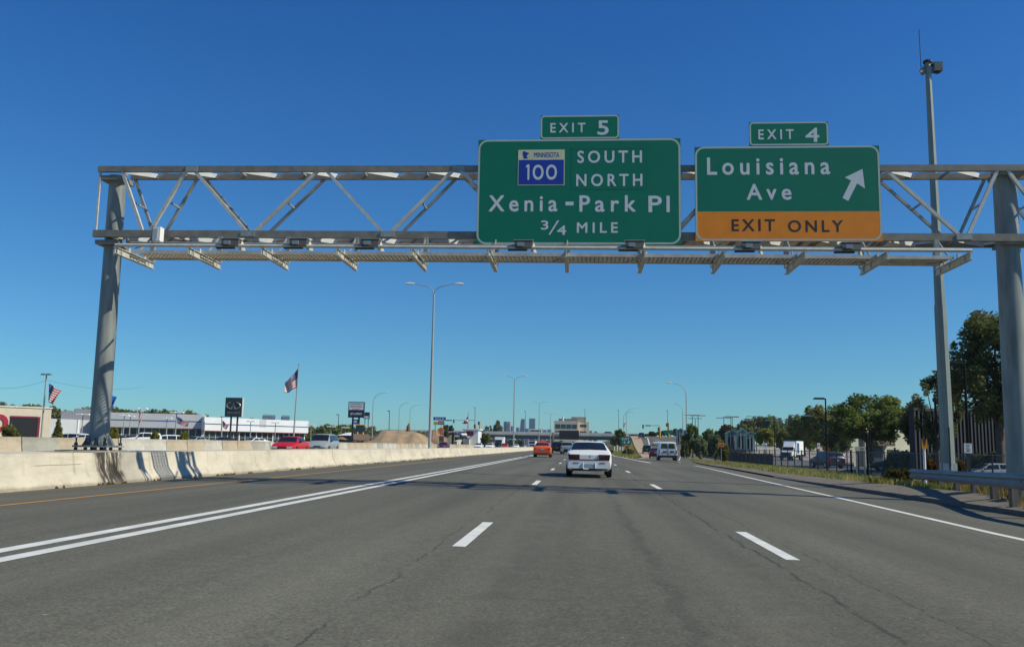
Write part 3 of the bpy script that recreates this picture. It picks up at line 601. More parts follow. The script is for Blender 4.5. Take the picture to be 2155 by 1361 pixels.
def car(kind, label, color, loc, rz=0, cat='car', group='cars on the road', name='car', rear=None, dark=False):
    T = TYPES[kind]; st = T['st']; W = T['W']; t = thing(name, label, cat, loc, rz, group)
    # denser stations for a rounder body
    st2 = []
    for k in range(len(st)-1):
        a, b = st[k], st[k+1]; st2.append(a)
        if k not in (T['rear'], T['ws']): st2.append(tuple((u+v)/2 for u, v in zip(a, b)))
    st2.append(st[-1])
    m = MB(); rows = [ring(s)+[ring(s)[0]] for s in st2]; m.grid(rows); n = 17; L = len(m.v)
    m.f.append(tuple(range(0, 16))); m.f.append(tuple(range(L-17, L-1))[::-1])
    body = m.build('body', color, t, smooth=32)
    m = MB(); patch(m, st, T['ws']+.06, T['ws']+.92, 6.25, 9.75); m.build('windshield', CG, t, smooth=40)
    if T['rear'] is not None: m = MB(); patch(m, st, T['rear']+.12, T['rear']+.92, 6.3, 9.7); m.build('rear_window', CG, t, smooth=40)
    for a, b in T['sw']:
        for j0, j1 in ((5.1, 5.92), (10.08, 10.9)):
            m = MB(); patch(m, st, a, b, j0, j1, .01); m.build('side_window', CG, t, smooth=40)
    wheel_set(t, T['wb'], W, .34 if kind in ('van', 'suv') else .31)
    yr, zb0, zt, wr_ = st[0][0], st[0][1], st[0][2], st[0][3]; yf = st[-1][0]
    fz = st[-1][2]
    for s in (-1, 1):
        MB().box((s*.52, yf-.04, fz-.02), (.34, .16, .13)).build('headlight', HL, t)
        m = MB().box((s*(W+.07), st[T['ws']+1][0]-.28, st[T['ws']+1][2]+.07), (.17, .1, .12)); m.build('mirror', TRIM, t)
    MB().box((0, yf-.0, fz-.04), (.6, .06, .1)).build('grille', TRIM, t); MB().box((0, yf+.01, .42), (.3, .03, .12)).build('front_plate', PLATE, t)
    if kind == 'sedan':
        if rear == 'wide':
            for s in (-1, 1):
                MB().prism([(s*.36, -2.405, .875), (s*.80, -2.38, .875), (s*.77, -2.36, .66), (s*.36, -2.405, .70)], (0, .1, 0)).build('taillight', TLD, t)
            MB().bb(-.77, .77, -2.385, -2.3, .645, .69).build('reflector_strip', mat('reflector red', (.14, .008, .012), .3), t)
            MB().box((0, -2.385, .48), (1.62, .16, .26), top=.96).build('rear_bumper', color, t)
            m = MB(); [m.box((s*.5, -2.468, .56), (.22, .01, .022)) for s in (-1, 1)]; m.build('bumper_slot', TRIM, t)
            MB().bb(-.19, .19, -2.475, -2.46, .37, .52).build('rear_plate', PLATE, t)
            m = MB(); m.tube([(-.235, -2.475, .56), (-.235, -2.475, .36), (-.2, -2.475, .33), (-.02, -2.475, .33)], .018, 6); m.tube([(.235, -2.475, .56), (.235, -2.475, .38)], .018, 6); m.build('plate_surround', WHITE, t)
            MB().tube([(.55, -2.42, .27), (.55, -2.2, .27)], .035, 10).build('exhaust_pipe', CHR, t); MB().box((.02, -2.40, .79), (.05, .02, .06)).build('boot_lock', TRIM, t)
            MB().box((0, -2.3, .33), (1.3, .2, .08)).build('under_bumper_shade', TRIM, t)  # black strip put in for the shade below the bumper
        else:
            for s in (-1, 1): MB().box((s*.6, yr+.02, .74), (.3, .14, .13)).build('taillight', TL, t)
            MB().box((0, yr+.0, .5), (1.6, .16, .22)).build('rear_bumper', color, t); MB().box((0, yr-.05, .72), (.3, .06, .1)).build('rear_plate', PLATE, t)
    elif kind == 'van':
        for s in (-1, 1):
            w = MB().prism([(s*.07, yr-.012, 1.36), (s*.76, yr-.012, 1.36), (s*.67, yr-.012, 1.88), (s*.07, yr-.012, 1.88)], (0, .02, 0)).build('rear_window', CG, t)
            MB().box((s*.91, yr+.02, 1.0), (.1, .12, .42)).build('taillight', TL, t)
            MB().box((s*.01, yr-.008, 1.1), (.012, .02, 1.2)).build('door_seam', TRIM, t)
        MB().box((0, yr-.06, .52), (1.96, .2, .24)).build('rear_bumper', TRIM, t); MB().box((-.38, yr-.02, 1.0), (.34, .03, .16)).build('handle_recess', TRIM, t)
        MB().box((.42, yr-.02, 1.02), (.4, .03, .2)).build('rear_plate', mat('dark plate', (.12, .03, .08), .5), t)
        MB().tube([(-.1, yr-.018, 1.0), (-.1, yr+.0, 1.0)], .13, 16).build('round_decal', mat('ochre decal', (.42, .22, .08), .5), t)
    else:
        z_ = .92 if kind != 'hatch' else .84
        for s in (-1, 1): MB().box((s*(W-.14), yr+.03, z_), (.17, .14, .3 if kind != 'hatch' else .14)).build('taillight', TL, t)
        MB().box((0, yr-.02, .55), (1.7 if kind != 'hatch' else 1.56, .16, .2)).build('rear_bumper', TRIM if dark or kind == 'suv' else color, t); MB().box((0, yr-.02, z_-.05), (.34, .05, .13)).build('rear_plate', PLATE, t)
    return t
def gz(x, y):
    if x < -13.4: return .2
    if y > 92 and x > 5.4: return zramp(y)
    return rz(x, y)+.002
def on_px(px, d): """x at distance d seen at photo column px"""; return at(px, 940, d).x
PWHITE = paint('white', (.80, .80, .78)); PRED = paint('red', (.55, .010, .004)); POR = paint('orange red', (.68, .10, .022)); PSIL = paint('silver blue', (.30, .33, .33)); PBLK = paint('black', (.012, .013, .016)); PDB = paint('dark blue', (.02, .03, .07)); PMAR = paint('dark maroon', (.09, .008, .02))
x = on_px(1240, 35); car('sedan', 'white four-door saloon with dark tail lamps, nearest car ahead in the middle lane', PWHITE, (x, 37.2, gz(x, 37)), 0, rear='wide')
x = on_px(1141, 88); oc = car('hatch', 'orange-red taxi with a roof sign in the left lane', POR, (x, 90, gz(x, 90)), 0)
MB().box((0, -.2, 1.53), (.75, .22, .2), top=.6).build('roof_sign', POR, oc)
x = on_px(1173, 132); tr = car('suv', 'black pickup-like vehicle beyond the orange-red car', PBLK, (x, 134, gz(x, 134)), 0, dark=True)
x = on_px(1193, 128); car('minivan', 'silver minivan mostly hidden behind the white saloon', PSIL, (x, 131, gz(x, 131)), 0)
x = on_px(1408, 99); car('van', 'white cargo van with two rear windows in the exit lane', PWHITE, (x, 102, gz(x, 102)), R(-2), cat='van', name='van')
x = on_px(1381, 135); car('hatch', 'dark red car beside the white van on the exit ramp', PMAR, (x, 137, gz(x, 137)), R(-3), dark=True)
x = on_px(1363, 185); car('suv', 'black sport utility vehicle with white roof rails lower on the exit ramp', PBLK, (x, 187, gz(x, 187)), R(-4), dark=True)
x = on_px(1382.5, 240); car('sedan', 'white saloon halfway up the exit ramp', PWHITE, (x, 243, gz(x, 243)), R(-4))
x = on_px(1352, 283); car('suv', 'dark blue sport utility vehicle at the crest of the exit ramp', PDB, (x, 287, gz(x, 287)), R(-5), dark=True)
opp = 'oncoming cars'
x = on_px(590, 63.5); car('sedan', 'red oncoming saloon behind the median barrier', PRED, (x, 65.8, .2), R(180+3), group=opp)
x = on_px(664, 80); car('minivan', 'grey blue oncoming minivan beside the red saloon', PSIL, (x, 82.5, .2), R(180+2), group=opp)
x = on_px(928, 160); car('sedan', 'dark maroon oncoming saloon just right of the tall median lamp', PMAR, (x, 163, .2), R(180), group=opp)
x = on_px(1004.5, 200); car('sedan', 'first white oncoming saloon below the white slope walls', PWHITE, (x, 203, .2), R(180), group=opp)
x = on_px(1027, 192); car('sedan', 'second white oncoming saloon, right of the first, below the round bush', PWHITE, (x, 196, .2), R(180), group=opp)
x = on_px(1046, 222); car('suv', 'black oncoming sport utility vehicle in front of the white box truck', PBLK, (x, 225, .2), R(180), group=opp)
x = on_px(1060, 212); car('hatch', 'small bright red oncoming car', PRED, (x, 215, .2), R(180), group=opp)
x = on_px(1072.5, 258); car('suv', 'dark green oncoming car right of the small red one', paint('dark green', (.02, .04, .035)), (x, 260, .2), R(180), group=opp)
x = on_px(1084, 252); car('sedan', 'white oncoming saloon at the foot of the second median lamp', PWHITE, (x, 255, .2), R(180), group=opp)
x = on_px(1096, 300); car('sedan', 'small dark blue oncoming saloon, furthest right of the queue', PDB, (x, 303, .2), R(180), group=opp)
# parked vehicles on the right
p = at(2085, 998, 62); pc = car('hatch', 'silver blue hatchback with pale roof parked behind the guardrail', PSIL, (p.x, 62, tz(p.x, 62)-.05), R(93), group='parked vehicles', name='parked_car'); pc.scale = (.9, .9, .88)
p = at(1740, 975, 98); car('suv', 'dark blue car parked behind the fence beside the orange diamond sign', PDB, (p.x, 98, tz(p.x, 98)), R(12), group='parked vehicles', name='parked_car')
p = at(1885, 960, 88); car('sedan', 'dark saloon parked by the brown doorway of the beige building', PBLK, (p.x, 88, tz(p.x, 88)), R(80), group='parked vehicles', name='parked_car')
p = at(1766, 940, 190); car('sedan', 'white car parked under the spreading tree', PWHITE, (p.x, 190, tz(p.x, 190)), R(170), group='parked vehicles', name='parked_car')
# parked cars at the dealership
lot = [(700, 130, 'white'), (770, 128, 'x')]
for k, (px, d, m, s) in enumerate([(150, 118, PWHITE, 'minivan'), (178, 112, PWHITE, 'sedan'), (128, 126, PBLK, 'sedan'), (300, 118, PWHITE, 'suv'), (349, 120, PWHITE, 'minivan'), (255, 124, PBLK, 'sedan'), (535, 135, PWHITE, 'sedan'), (470, 134, PBLK, 'sedan'), (410, 128, PSIL, 'sedan')]):
    d_ = ['white van behind the far barrier left of the thick column', 'white pale-roofed car tucked against the left side of the thick column', 'black car near the small conical tree', 'white sport utility vehicle below the third flag from the left', 'white minivan roof in front of the showroom, left of the striped flag', 'black car roof right of the thick column', 'white car below the dark showroom glass near the red saloon', 'black car under the dark emblem sign', 'silver car in the middle of the showroom front'][k]
    x = on_px(px, d); car(s, d_, m, (x, d, .05 if s == 'minivan' else .3), R(90+10*k), group='cars on the dealership lot', name='parked_car')

def box_truck(label, loc, rz, box=(2.5, 5.2, 2.5), nose=True, group=None):
    t = thing('box_truck', label, 'truck', loc, rz, group)
    MB().bb(-box[0]/2, box[0]/2, -box[1]-.2, -.2, 1.05, 1.05+box[2]).build('cargo_box', WHITE, t)
    m = MB(); pr = [(-1.05, -.15, .75), (-1.05, -.15, 2.35), (-1.05, .75, 2.35), (-1.05, 1.15, 1.75), (-1.05, 2.35, 1.5), (-1.05, 2.5, .75)]
    if not nose: pr = [(-1.1, -.15, .7), (-1.1, -.15, 2.6), (-1.1, 1.3, 2.6), (-1.1, 1.6, 1.7), (-1.1, 1.65, .6)]
    c = m.prism(pr, (2.1 if nose else 2.2, 0, 0)).build('cab', WHITE, t)
    if nose:
        MB().prism([(-.95, .78, 2.31), (-.95, 1.13, 1.82), (-.95, 1.15, 1.83), (-.95, .8, 2.33)], (1.9, 0, .0)).build('windshield', CG, t); m = MB().bb(-.75, .75, 2.46, 2.53, .8, 1.38); m.build('grille', TRIM, t)
        MB().prism([(-.9, -.1, 2.36), (-.9, .75, 2.37), (-.9, -.1, 3.3)], (1.8, 0, 0)).build('air_deflector', WHITE, t)
        for s in (-1, 1): MB().box((s*.9, 2.44, 1.1), (.28, .14, .26)).build('headlight', HL, t); MB().bb(s*1.055-.01, s*1.055+.01, .1, .8, 1.75, 2.25).build('side_window', CG, t)
        MB().bb(-1.15, 1.15, 2.4, 2.6, .5, .78).build('bumper', TRIM, t)
    else:
        MB().prism([(-1.0, 1.33, 2.52), (-1.0, 1.61, 1.72), (-1.0, 1.63, 1.73), (-1.0, 1.35, 2.53)], (2.0, 0, 0)).build('windshield', CG, t)
        MB().bb(-.8, .8, 1.62, 1.68, .9, 1.4).build('grille', TRIM, t)
        for s in (-1, 1): MB().box((s*.9, 1.66, 1.0), (.26, .1, .2)).build('headlight', HL, t)
    MB().bb(-.5, .5, -box[1]-.1, 1.5, .55, 1.0).build('chassis', TRIM, t)
    for y in (-box[1]+1.2, 1.6 if nose else .9):
        for s in (-1, 1):
            w = MB().tube([(s*.8, y, .48), (s*1.12, y, .48)], .48, 18).build('wheel', BLACK, t, smooth=40); MB().tube([(s*1.1, y, .48), (s*1.135, y, .48)], .26, 12).build('rim', RIMM, w)
    return t
x = on_px(1668, 168); t = box_truck('white box truck with tall cab fairing beyond the fence', (x-1, 166, tz(x, 166)+.02), R(180-28), (2.4, 4.6, 2.35))
MB().bb(-1.225, -1.21, -1.9, -.5, 1.3, 3.1).bb(1.21, 1.225, -1.9, -.5, 1.3, 3.1).build('side_panel', mat('blue panel', (.02, .10, .28), .5), t)
MB().bb(-1.2, 1.2, -4.6, -.3, 3.41, 3.5).build('roof_fairing', mat('teal roof', (.15, .35, .36), .5), t)
x = on_px(1050, 262); box_truck('white box truck in the oncoming queue', (x, 262, .2), R(180), (2.5, 5.5, 2.3), False)
x = on_px(1120, 322); box_truck('white lorry coming out from under the bridge', (x, 322, .2), R(180), (2.5, 8, 1.6), False)

# ---------------------------------------------------------------- lamps and poles
LP = mat('lamp pole steel', (.36, .37, .35), .5, .15, .06, 2); LH = mat('lamp head', (.62, .64, .64), .4); LPB = mat('dark brown pole', (.014, .013, .012), .8, 0, spec=.1)
def head(mb, p, d, s=1.):
    p = Vector(p); d = Vector(d).normalized(); sd_ = Vector((-d.y, d.x, 0))
    vs = []
    for a, w, h0, h1 in ((0, .06, -.03, .04), (.25, .14, -.06, .09), (.6, .16, -.09, .1), (.82, .10, -.04, .05)):
        for q, z in ((-w, h0*.3), (-w*.6, h1), (w*.6, h1), (w, h0*.3), (w*.6, h0), (-w*.6, h0)): vs.append(p+d*a*s+sd_*q*s+Vector((0, 0, z*s)))
    o = len(mb.v); mb.v += [tuple(v) for v in vs]
    for i in range(3):
        for k in range(6): mb.f.append((o+i*6+k, o+i*6+(k+1) % 6, o+(i+1)*6+(k+1) % 6, o+(i+1)*6+k))
    mb.f.append(tuple(o+k for k in range(6))[::-1]); mb.f.append(tuple(o+18+k for k in range(6)))
def twin_lamp(label, loc, H):
    t = thing('median_street_lamp', label, 'street lamp', loc, 0, 'double-headed lamps along the median')
    MB().tube([(0, 0, 0), (0, 0, .3), (0, 0, H*.5), (0, 0, H-.9)], [.15, .13, .105, .07], 14).build('pole', LP, t, smooth=40)
    for s in (-1, 1):
        MB().tube([(0, 0, H-1.0), (s*.12, 0, H-.55), (s*.5, 0, H-.25), (s*1.1, 0, H-.1), (s*1.75, 0, H)], [.05, .045, .04, .035, .03], 8).build('arm', LP, t, smooth=40)
        m = MB(); head(m, (s*1.65, 0, H), (s, 0, 0)); m.build('lamp_head', LH, t, smooth=50)
    return t
for k, (d, top, px) in enumerate([(74, 597, 904), (165, 791, 1080.5), (262, 845, 1134), (356, 869, 1158)]):
    x = on_px(px, d); H = at(px, top, d).z-.3
    twin_lamp(['nearest and tallest double-headed lamp on the median', 'second double-headed median lamp, rising left of the skyline towers', 'third double-headed median lamp, before the tan office building', 'furthest double-headed median lamp, at the bridge'][k], (x, d, .3), H)
def single_lamp(label, loc, H, dx, reach=2.6, rr=2.2, pm=None, rot=0):
    t = thing('street_lamp', label, 'street lamp', loc, rot, 'single-armed street lamps'); pts = [(0, 0, 0), (0, 0, H*.5), (0, 0, H-rr)]; rs = [.12, .1, .08]
    for k in range(1, 7): a = R(15*k); pts.append((dx*rr*(1-math.cos(a)), 0, H-rr+rr*math.sin(a)*.97)); rs.append(.07-.005*k)
    pts.append((dx*reach, 0, H+.05)); rs.append(.03)
    MB().tube(pts, rs, 10).build('pole', pm or LP, t, smooth=40); m = MB(); head(m, (dx*(reach-.05), 0, H+.05), (dx, 0, 0), 1.1); m.build('lamp_head', LH, t, smooth=50); return t
for lab, px, d, top, dx in [('near curved lamp beside the exit ramp, right of the white van', 1445, 165, 805, -1), ('second curved lamp further up the exit ramp', 1437.5, 240, 848, -1), ('curved lamp left of the tall median lamp by the dirt pile', 782, 205, 825, 1), ('faint curved lamp above the dirt pile', 838, 275, 846, 1), ('fainter curved lamp furthest left of the bridge', 861, 330, 851, 1), ('pale curved lamp above the green gore sign', 1318, 300, 858, 1), ('tall pale lamp behind the green gore sign', 1312, 345, 866, 1)]:
    x = on_px(px, d); z0 = tz(x, d); single_lamp(lab, (x, d, z0-.1), at(px, top, d).z-z0, dx, 2.6 if d < 300 else 3.2)
def lot_pole(label, px, top, d, heads=2, pm=None, hm=None, w=.9, group='parking lot lights', base=None, name='parking_lot_light'):
    p = at(px, top, d); z0 = tz(p.x, d)-.1 if base is None else base; t = thing(name, label, 'lot light', (p.x, d, z0), 0, group); H = p.z-z0
    MB().tube([(0, 0, 0), (0, 0, H)], [.1, .07], 8).build('pole', pm or LP, t, smooth=40)
    m = MB()
    for s in ((-1, 1) if heads == 2 else (-1,)): 
        m2 = MB().box((s*w*.55, 0, H-.02), (w, .45, .17), top=.8).bar((0, 0, H-.02), (s*w*.3, 0, H-.02), .06); m2.build('lamp_head', hm or WHITE, t)
    return t
for px, top, d, w in [(175, 871, 130, 1.), (262, 873, 145, .75), (275, 875, 150, .7), (295, 859, 120, 1.), (352, 879, 150, .8), (372, 867, 125, 1.), (528, 886, 160, .8), (580, 889, 170, .8), (431, 886, 150, .1), (655, 893, 190, .8), (697, 897, 185, .9), (727, 899, 190, .8), (755, 899, 200, .8)]:
    lab = {175: 'white T-shaped light left of the thick column', 262: 'white T-shaped light first right of the thick column', 275: 'white T-shaped light second right of the thick column', 295: 'taller T-shaped light with a flag below it', 352: 'short T-shaped light left of the striped waving flag', 372: 'T-shaped light whose pole carries the waving striped flag', 528: 'thin light in front of the white showroom right of the emblem sign', 580: 'thin light at the middle of the white showroom', 431: 'plain white post where grey wing meets white showroom', 655: 'pale light just right of the showroom', 697: 'T-shaped light right of the oncoming minivan', 727: 'T-shaped light left of the tall brand sign', 755: 'T-shaped light between the legs of the tall brand sign'}[px]
    lot_pole(lab, px, top, d, w=w)
for lab, px, top, d in [('dark slim floodlight left of the dirt pile lamp', 713, 872, 230), ('dark slim floodlight above the dirt pile', 820, 864, 220), ('dark slim pole above the grey overpass by the towers', 1106, 865, 400), ('dark slim floodlight in front of the tan office building', 1231, 861, 400), ('dark slim floodlight left of the green gore sign', 1302, 863, 390), ('slim floodlight behind the flag over the white slope', 1000, 857, 330), ('pale slim floodlight above the traffic signals', 1405, 864, 350)]:
    lot_pole(lab, px, top, d, 1, LPB, LPB, .6, 'slim dark floodlights', name='floodlight_pole')
for lab, px, top, d in [('dark park-and-ride light, leftmost of the row', 1457, 873, 230), ('small dark park-and-ride light between two wide ones', 1463, 880, 260), ('wide double light second of the row', 1469, 874, 235), ('double light left of the green-roofed shelters', 1523, 879, 235), ('wide double light over the green-roofed shelters', 1538, 877, 225), ('thin double light right behind the shelters', 1541, 876, 270), ('double light before the dark tree hill', 1587, 876, 230), ('tall grey light pole left of the white box truck', 1629, 884, 190), ('tall grey light pole behind the white box truck', 1686, 874, 170)]:
    lot_pole(lab, px, top, d, 2, LPB, mat('bronze head', (.12, .15, .17), .5), 1.9, 'park-and-ride lights')
lot_pole('black arm light in front of the dark trees, right of the box truck', 1737, 838, 90, 1, LPB, LPB, 1.1, 'dark arm lights', name='arm_light')
lot_pole('dark arm light in front of the large tree by the tall camera pole', 2029, 762, 55, 1, LPB, LPB, 1.0, 'dark arm lights', name='arm_light')
lot_pole('double light pole carrying the leftmost flag', 98, 787, 95, 2, LP, STEEL_DK, .55, name='flood_light_pole')
# overhead wires from that pole
a = at(98, 800, 95)
for lab, q in (('thin overhead wire sagging to the left edge', at(-60, 809, 80)), ('thin overhead wire sagging right behind the thick column', at(300, 815, 130))):
    pts = [a.lerp(q, k/8)+Vector((0, 0, -1.2*math.sin(math.pi*k/8)*.5)) for k in range(9)]
    tag(MB().tube(pts, .012, 5).build('overhead_wire', DARK), lab, 'wire')
# tall camera pole
p = at(1997, 1000, 32); px_ = p.x; H = at(1951, 132, 32).z; zb = tz(px_, 32)-.1
t = thing('camera_pole', 'tall tapered traffic camera pole behind the guardrail with box and whip antenna on top', 'camera pole', (px_, 32, zb)); 
zz = H-zb; top_x = at(1952, 135, 32).x-px_; j = .42
CP = mat('camera pole steel', (.25, .28, .25), .5, .05, .08, 2)
m = MB(); m.tube([(0, 0, 0), (top_x*j*.9, 0, zz*j)], [.24, .205], 8); m.build('lower_shaft', CP, t, smooth=20)
m = MB(); m.tube([(top_x*j*.9, 0, zz*j-.25), (top_x*.9, 0, zz)], [.185, .10], 8); m.build('upper_shaft', CP, t, smooth=20)
MB().box((0, 0, .75), (.42, .42, .5)).build('base_cover', mat('pale cover', (.52, .54, .52), .5, .2), t)
m = MB(); m.tube([(top_x*.9, 0, zz-.02), (top_x*.9, 0, zz+.06)], .16, 12); m.build('top_flange', DARK, t)
m = MB(); m.bb(top_x*.9+.17, top_x*.9+.46, -.15, .15, zz-.36, zz-.03); m.build('camera_box', mat('olive box', (.10, .11, .09), .5), t)
m = MB(); m.bar((top_x*.9+.0, 0, zz-.1), (top_x*.9+.2, 0, zz-.1), .06); m.build('box_arm', DARK, t)
m = MB(); m.tube([(top_x*.9+.31, 0, zz-.36), (top_x*.9+.31, 0, zz-.42)], [.12, .06], 10); m.build('camera_dome', DARK, t)
m = MB(); m.bar((top_x*.9-.02, 0, zz-.15), (top_x*.9-.26, -.05, zz-.42), .05, .22); m.build('antenna_bracket', STEEL_DK, t)
m = MB(); m.tube([(top_x*.9-.26, -.05, zz-.5), (top_x*.9-.27, -.05, zz+1.25)], .012, 6); m.build('antenna', DARK, t)
m = MB(); m.tube([(-.02, -.24, .9), (-.02, -.24, 2.2)], .02, 6); m.build('conduit', DARK, t)

# ---------------------------------------------------------------- guardrail
gt = thing('guardrail', 'steel W-beam guardrail on posts along the right shoulder', 'guardrail', (9.7, 24, 0)); GOr = (9.7, 24, 0)
G_ = [at(2155, 996, 18.6), at(2060, 993, 22.9), at(1985, 989.5, 26.8), at(1913, 986, 31.2)]
def grx(y): return ip(y, [-6]+[q.y for q in G_], [G_[0].x-.5]+[q.x for q in G_])
def grz(y): return ip(y, [-6]+[q.y for q in G_], [.84]+[q.z for q in G_])
prof = [(0, 0), (-.005, -.015), (-.045, -.05), (-.05, -.085), (-.01, -.13), (-.01, -.175), (-.05, -.22), (-.045, -.26), (-.005, -.295), (0, -.31)]
m = MB(); m.grid([[(grx(y)+a*1.3, y, grz(y)+b) for a, b in prof] for y in np.arange(-6, 31.2, .9)]); o = m.build('beam', RAIL, gt, GOr, smooth=50)
md = o.modifiers.new('s', 'SOLIDIFY'); md.thickness = .012
m = MB(); m.grid([[(grx(30.9)+.0+a*.6+k*.12, 30.9+k*.25, grz(30.9)+b) for a, b in prof] for k in (0, 1, 1.6)]); m.build('end_terminal', RAIL, gt, GOr, smooth=50)
WOOD = mat('weathered timber post', (.16, .14, .12), .9, 0, .25, 6, stretch=(3, 3, .4))
for k in range(14):
    y = 30.2-1.9*k; x = grx(y)
    ps = MB().bb(x+.20, x+.35, y-.08, y+.08, -.3, grz(y)-.02).build('post', WOOD, gt, GOr); MB().bb(x-.0, x+.2, y-.07, y+.07, grz(y)-.33, grz(y)-.02).build('block', WOOD, ps, GOr)
# object marker
p = at(1945, 1020, 29.5); t = thing('object_marker', 'amber and black striped marker board on a white post at the guardrail end', 'marker', (p.x+.05, 29.9, .1)); O = tuple(t.location)
a, b = at(1939, 923, 29.9), at(1951.5, 944, 29.9)
MB().tube([((a.x+b.x)/2, 29.95, -.1), ((a.x+b.x)/2, 29.95, b.z+.05)], .045, 8).build('post', WHITE, t, O); MB().bb(a.x, b.x, 29.88, 29.9, b.z, a.z).build('board', mat('marker amber', (.72, .26, .01), .5), t, O)
cx = (a.x+b.x)/2; w_ = (b.x-a.x)/2
MB().add([(cx-w_*.75, 29.876, a.z), (cx+w_*.75, 29.876, a.z), (cx+w_*.1, 29.876, b.z+.1), (cx-w_*.1, 29.876, b.z+.1)], [(0, 1, 2, 3)]).build('black_wedge', BLACKP, t, O)

# ---------------------------------------------------------------- flags
def flagmat():
    m = bpy.data.materials.new('striped flag cloth'); m.use_nodes = True; t = m.node_tree; b = t.nodes['Principled BSDF']; L = t.links.new
    at_ = t.nodes.new('ShaderNodeAttribute'); at_.attribute_name = 'fuv'; sp = t.nodes.new('ShaderNodeSeparateXYZ'); L(at_.outputs['Vector'], sp.inputs[0])
    def mth(op, a, b_=0):
        n = t.nodes.new('ShaderNodeMath'); n.operation = op
        for s, v in ((n.inputs[0], a), (n.inputs[1], b_)):
            if isinstance(v, bpy.types.NodeSocket): L(v, s)
            else: s.default_value = v
        return n.outputs[0]
    st = mth('LESS_THAN', mth('MODULO', mth('MULTIPLY', sp.outputs[1], 13), 2), 1)
    c = mix(t, st, (.85, .85, .82), (.55, .02, .04))
    can = mth('MULTIPLY', mth('LESS_THAN', sp.outputs[0], .42), mth('LESS_THAN', sp.outputs[1], 7/13)); c = mix(t, can, c, (.02, .03, .14))
    v = N(t, 'ShaderNodeTexVoronoi', Scale=16); v.inputs['Randomness'].default_value = .1; L(at_.outputs['Vector'], v.inputs['Vector'])
    sr = mth('MULTIPLY', can, mth('LESS_THAN', v.outputs['Distance'], .22)); c = mix(t, sr, c, (.6, .6, .62))
    L(c, b.inputs['Base Color']); b.inputs['Roughness'].default_value = .8; return m
FLAG = flagmat(); BFLAG = mat('blue flag cloth', (.01, .10, .42), .8)
def flag(label, d, hoist, fly, pole=None, m=FLAG, wav=.12, cat='flag'):
    """hoist/fly: photo points, top and bottom, of each end of the cloth, at distance d"""
    A, B = at(*hoist[0], d), at(*hoist[1], d); Cc, D = at(*fly[0], d), at(*fly[1], d)
    base = at(pole[2], 930, d) if pole else A; zb_ = .2
    t = thing('flag', label, cat, (A.x, d, zb_), 0, 'flags'); O = (A.x, d, zb_)
    nu, nv = 22, 14; rows = []; uv = []
    wd = (Cc-A).length
    for i in range(nu+1):
        u = i/nu; row = []
        for j in range(nv+1):
            v = j/nv; p = (A.lerp(B, v)).lerp(Cc.lerp(D, v), u)
            p = p+Vector((.12*wd*math.sin(u*5+v*3)*u*.4, wav*wd*math.sin(u*9+v*2.2)*(.2+u), .05*wd*math.sin(u*7+1)*u)); row.append(p); uv.append((u, v, 0))
        rows.append(row)
    mb = MB().grid(rows); o = mb.build('cloth', m, t, O, smooth=180)
    at_ = o.data.attributes.new('fuv', 'FLOAT_VECTOR', 'POINT'); at_.data.foreach_set('vector', [c for q in uv for c in q])
    md = o.modifiers.new('s', 'SOLIDIFY'); md.thickness = .012
    if pole:
        tp = at(pole[0], pole[1], d); bt = at(pole[2], pole[3], d)
        MB().tube([(bt.x, d+.05, max(bt.z-.5, 0)), (tp.x, d+.05, tp.z)], [.12*d/150+.03, .05*d/150+.02], 8).build('flagpole', LP, t, O, smooth=40); MB().blob((tp.x, d+.05, tp.z+.08), (.12, .12, .12), 8, 5).build('finial', STEEL_DK, t, O)
    return t
flag('tall striped flag drooping left from the highest flagpole, over the showroom', 150, ((627, 775), (624.5, 815)), ((601, 806), (598.5, 829)), (628.5, 768, 617, 925))
flag('leftmost striped flag, hanging from the double light pole', 95, ((103, 806), (101, 842)), ((128, 824), (113, 853)), None, wav=.2)
flag('plain blue flag half hidden behind the thick column', 130, ((229, 826), (229, 850)), ((245, 836), (237, 860)), (227, 815, 223, 925), BFLAG, .3)
flag('small striped flag hanging limp under the T-shaped light right of the thick column', 119, ((294, 866), (293, 888)), ((299, 874), (296, 893)), None, wav=.3)
flag('striped flag waving right from a T-shaped light, before the grey showroom wing', 124, ((373, 876), (372, 890)), ((399, 890), (396, 899)), None)
flag('striped flag drooping right, left of the dark emblem sign', 140, ((468, 884), (468, 897)), ((482, 897), (476, 905)), (466.5, 878, 466, 925))
flag('striped flag folded by the wind above the white slope near the bridge', 290, ((985, 874), (985, 884)), ((973, 891), (984, 895)), (985.5, 868, 985, 915), wav=.5)
flag('tiny striped flag behind the green gore sign', 340, ((1316, 888), (1316, 897)), ((1312, 893), (1312, 899)), None)
flag('tiny striped banner over the traffic signals', 345, ((1405, 889), (1405, 896)), ((1401, 892), (1401, 898)), None)
